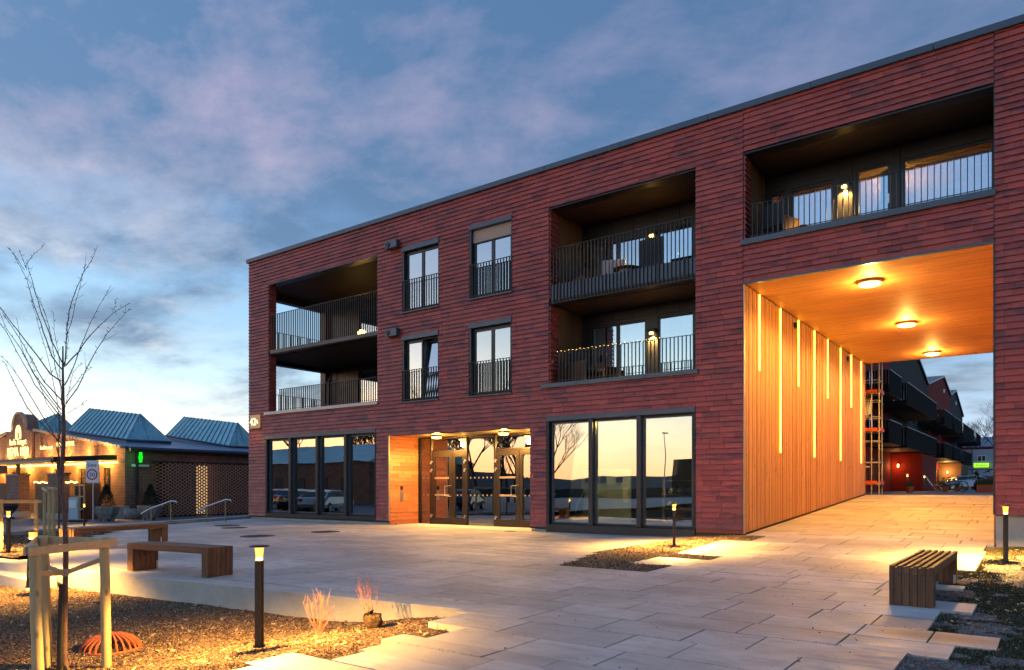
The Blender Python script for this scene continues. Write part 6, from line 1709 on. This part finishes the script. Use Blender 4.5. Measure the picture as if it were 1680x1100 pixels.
for i in range(n):
    for j in range(4):
        f = lambda a, b: (-4.3 + 1.9 * a / n, 59 + 2 * b / 4, CZ + 1.22 + .10 * math.sin(a * 1.4) + .2 * math.sin(math.pi * a / n))
        mb.add([f(i, j), f(i + 1, j), f(i + 1, j + 1), f(i, j + 1)], [(0, 1, 2, 3)])
mb.build('cloth', 'yellow_tarp', t)
MB().tube([(-3.4, 60, CZ + 1.3), (-3.35, 60, CZ + 2.0)], .04, 6).build('pole', 'yellow_tarp', t)
# picnic table, folding chair
t = thing('picnic_table', 'dark picnic table under the far balconies in the courtyard', 'table', (-7.0, 70, CZ))
MB().box(-7.6, -5.9, 70, 70.8, CZ + .70, CZ + .76).build('tabletop', 'house_brown', t)
for y in (69.5, 71.1): MB().box(-7.6, -5.9, y, y + .28, CZ + .42, CZ + .46).build('seat', 'house_brown', t)
for x in (-7.4, -6.1):
    for s_ in (-1, 1): MB().beam((x, 70.4 + s_ * .55, CZ), (x, 70.4 + s_ * .2, CZ + .70), .05, .08).build('leg', 'house_brown', t)
t = thing('deck_chair', 'grey folding deck chair beside the red shed in the courtyard', 'chair', (-6.7, 58, CZ))
MB().beam((-7.0, 58.0, CZ + 1.05), (-6.6, 58.0, CZ + .42), .55, .03).build('backrest', 'fabric_light', t); MB().beam((-6.62, 58.0, CZ + .42), (-6.0, 58, CZ + .45), .55, .03).build('seat', 'fabric_light', t)
for x in (-6.5, -6.1):
    for y in (57.75, 58.25): MB().beam((x + .15, y, CZ), (x - .1, y, CZ + .43), .03, .03).build('leg', 'steel', t)
# potted plants and planks along the shed line
rg = random.Random(15)
for i, (x, y, lb) in enumerate(((-5.9, 43, 'small orange plant pot beside the first courtyard bollard'), (-6.5, 47, 'terracotta pot near the deck chair'), (-5.3, 60, 'terracotta pot under the picnic table lamps'), (-5.0, 50, 'terracotta pot left of the bicycles'))):
    t = thing('plant_pot', lb, 'pot', (x, y, CZ), 0, 'terracotta pots in the courtyard'); MB().lathe([(.12, 0), (.19, .28), (.2, .32), (.16, .32)], (x, y, CZ), 14).build('pot_body', 'rust', t)
    mb = MB()
    for _ in range(80): p = Vector((x + rg.uniform(-.12, .12), y + rg.uniform(-.12, .12), CZ + .3)); mb.add([p, p + Vector((.03, 0, 0)), p + Vector((rg.uniform(-.15, .15), rg.uniform(-.1, .1), rg.uniform(.1, .35)))], [(0, 1, 2)])
    mb.build('plant', 'evergreen', t)

# ================================================================== WHAT THE WINDOWS REFLECT (behind and left of the camera)
hm = MB(); n = 160; prev = None
for i in range(n + 1):
    a = math.pi * (.98 + 1.1 * i / n); d = 900 + 60 * math.sin(i * .7); h = 17 + 13 * noise.noise(Vector((i * .09, 0, 0))) + 5 * noise.noise(Vector((i * .5, 2, 0))) + 2.5 * noise.noise(Vector((i * 1.9, 4, 0)))
    x, y = d * math.cos(a), d * math.sin(a); hm.v += [(x * .8, y * .8, -1), (x, y, h)]
    if i: b = 2 * i; hm.f.append((b - 2, b, b + 1, b - 1)); hm.tone.append(0.0); hm.smooth.append(False)
hill = hm.build('hills', 'house_black'); hill['kind'] = 'structure'; MATS['forest'] = mat('forest', (.03, .035, .03), .95); hill.data.materials[0] = MATS['forest']
# low hall with the same roof, cars before it
t = thing('far_hall', 'low hall with blue-green roof beyond the parking area, mirrored in the left shop window', 'building', (-57, -12, OZ))
MB().box(-71, -49, -22, -10, OZ, 3.8).build('wall', 'old_brick', t); mb = MB(); mb.extrude([(-71.3, -9.7, 3.7), (-71.3, -14, 5.5), (-71.3, -18, 5.5), (-71.3, -22.3, 3.7)], (22.6, 0, 0)); mb.build('roof', 'teal_roof', t)
for i in range(6): MB().box(-69.5 + i * 3.4, -68 + i * 3.4, -9.99, -9.95, .8, 2.3).build('window', 'frame_black', t)
cm = ['car_silver', 'car_dark', 'car_blue', 'car_silver', 'car_dark', 'car_red']
for i, (x, y) in enumerate(((-36, 5.2), (-38.6, 3.8), (-41.4, 2.6), (-44.0, 1.2), (-33.4, -2.4), (-47.0, .2))):
    make_car('parked_car', ['silver car nearest the planting beds in the parking area', 'dark car second in the parking row', 'blue car third in the parking row', 'silver car fourth in the parking row', 'dark car parked apart near the parking entrance', 'red car last in the parking row'][i], cm[i], (x, y, OZ), R(65), 'cars in the parking area mirrored by the windows')
for i, (x, y, s_) in enumerate(((-66, -25, 31), (-57, -24.5, 32), (-74, -22, 33), (-45, -24, 34))):
    bare_tree(x, y, OZ, 13, s_, ['tall bare tree at the hall corner of the parking area', 'tall bare tree behind the parked cars', 'tall bare tree farthest left of the parking area', 'tall bare tree standing alone south of the parking'][i], .5, 6, 'tall bare trees round the parking area', rmin=.022)
for i, (x, y, s_) in enumerate(((-61, -30, 51), (-51, -29, 52), (-70, -31, 53))):
    bare_tree(x, y, OZ, 12, s_, ['bare tree in the dense row behind the low hall, middle one', 'bare tree in the dense row behind the low hall, right one', 'bare tree in the dense row behind the low hall, left one'][i], .55, 6, 'tall bare trees round the parking area', rmin=.03)
bare_tree(-42.5, -15, OZ, 11, 43, 'bare tree beside the low hall mirrored in the glass doors', .5, 6)
bare_tree(-39, -17, OZ, 11, 47, 'dense bare tree right of the low hall mirrored in the glass doors', .5, 6)
bare_tree(-46, -24, OZ, 12, 49, 'bare tree half behind the right end of the low hall', .5, 6)
bare_tree(-38, -22, OZ, 10, 41, 'bare tree mirrored in the entrance glass', .5, 5)
def street_lamp(x, y, lb):
    t = thing('street_lamp', lb, 'street lamp', (x, y, 0), 0, 'street lamps behind the camera')
    MB().tube([(x, y, 0), (x, y, 7.6), (x, y, 7.9)], [.08, .05, .05], 8).build('pole', 'galvanised', t); bevel(MB().box(x - .2, x + .55, y - .15, y + .15, 7.85, 8.0).build('lamp_head', 'metal_grey', t), .03)
street_lamp(-38.5, -49, 'tall street lamp mirrored in the right shop window'); street_lamp(-8, -60, 'tall street lamp far behind the camera')
t = thing('low_store', 'low flat store building on the horizon mirrored in the right shop window', 'building', (-60, -130, 0))
MB().box(-74, -50, -142, -130, 0, 8).build('wall', 'house_grey', t); MB().box(-66, -60, -129.9, -129.8, 2, 4).build('window', 'upper_glass', t)
print('objects', len(bpy.data.objects))
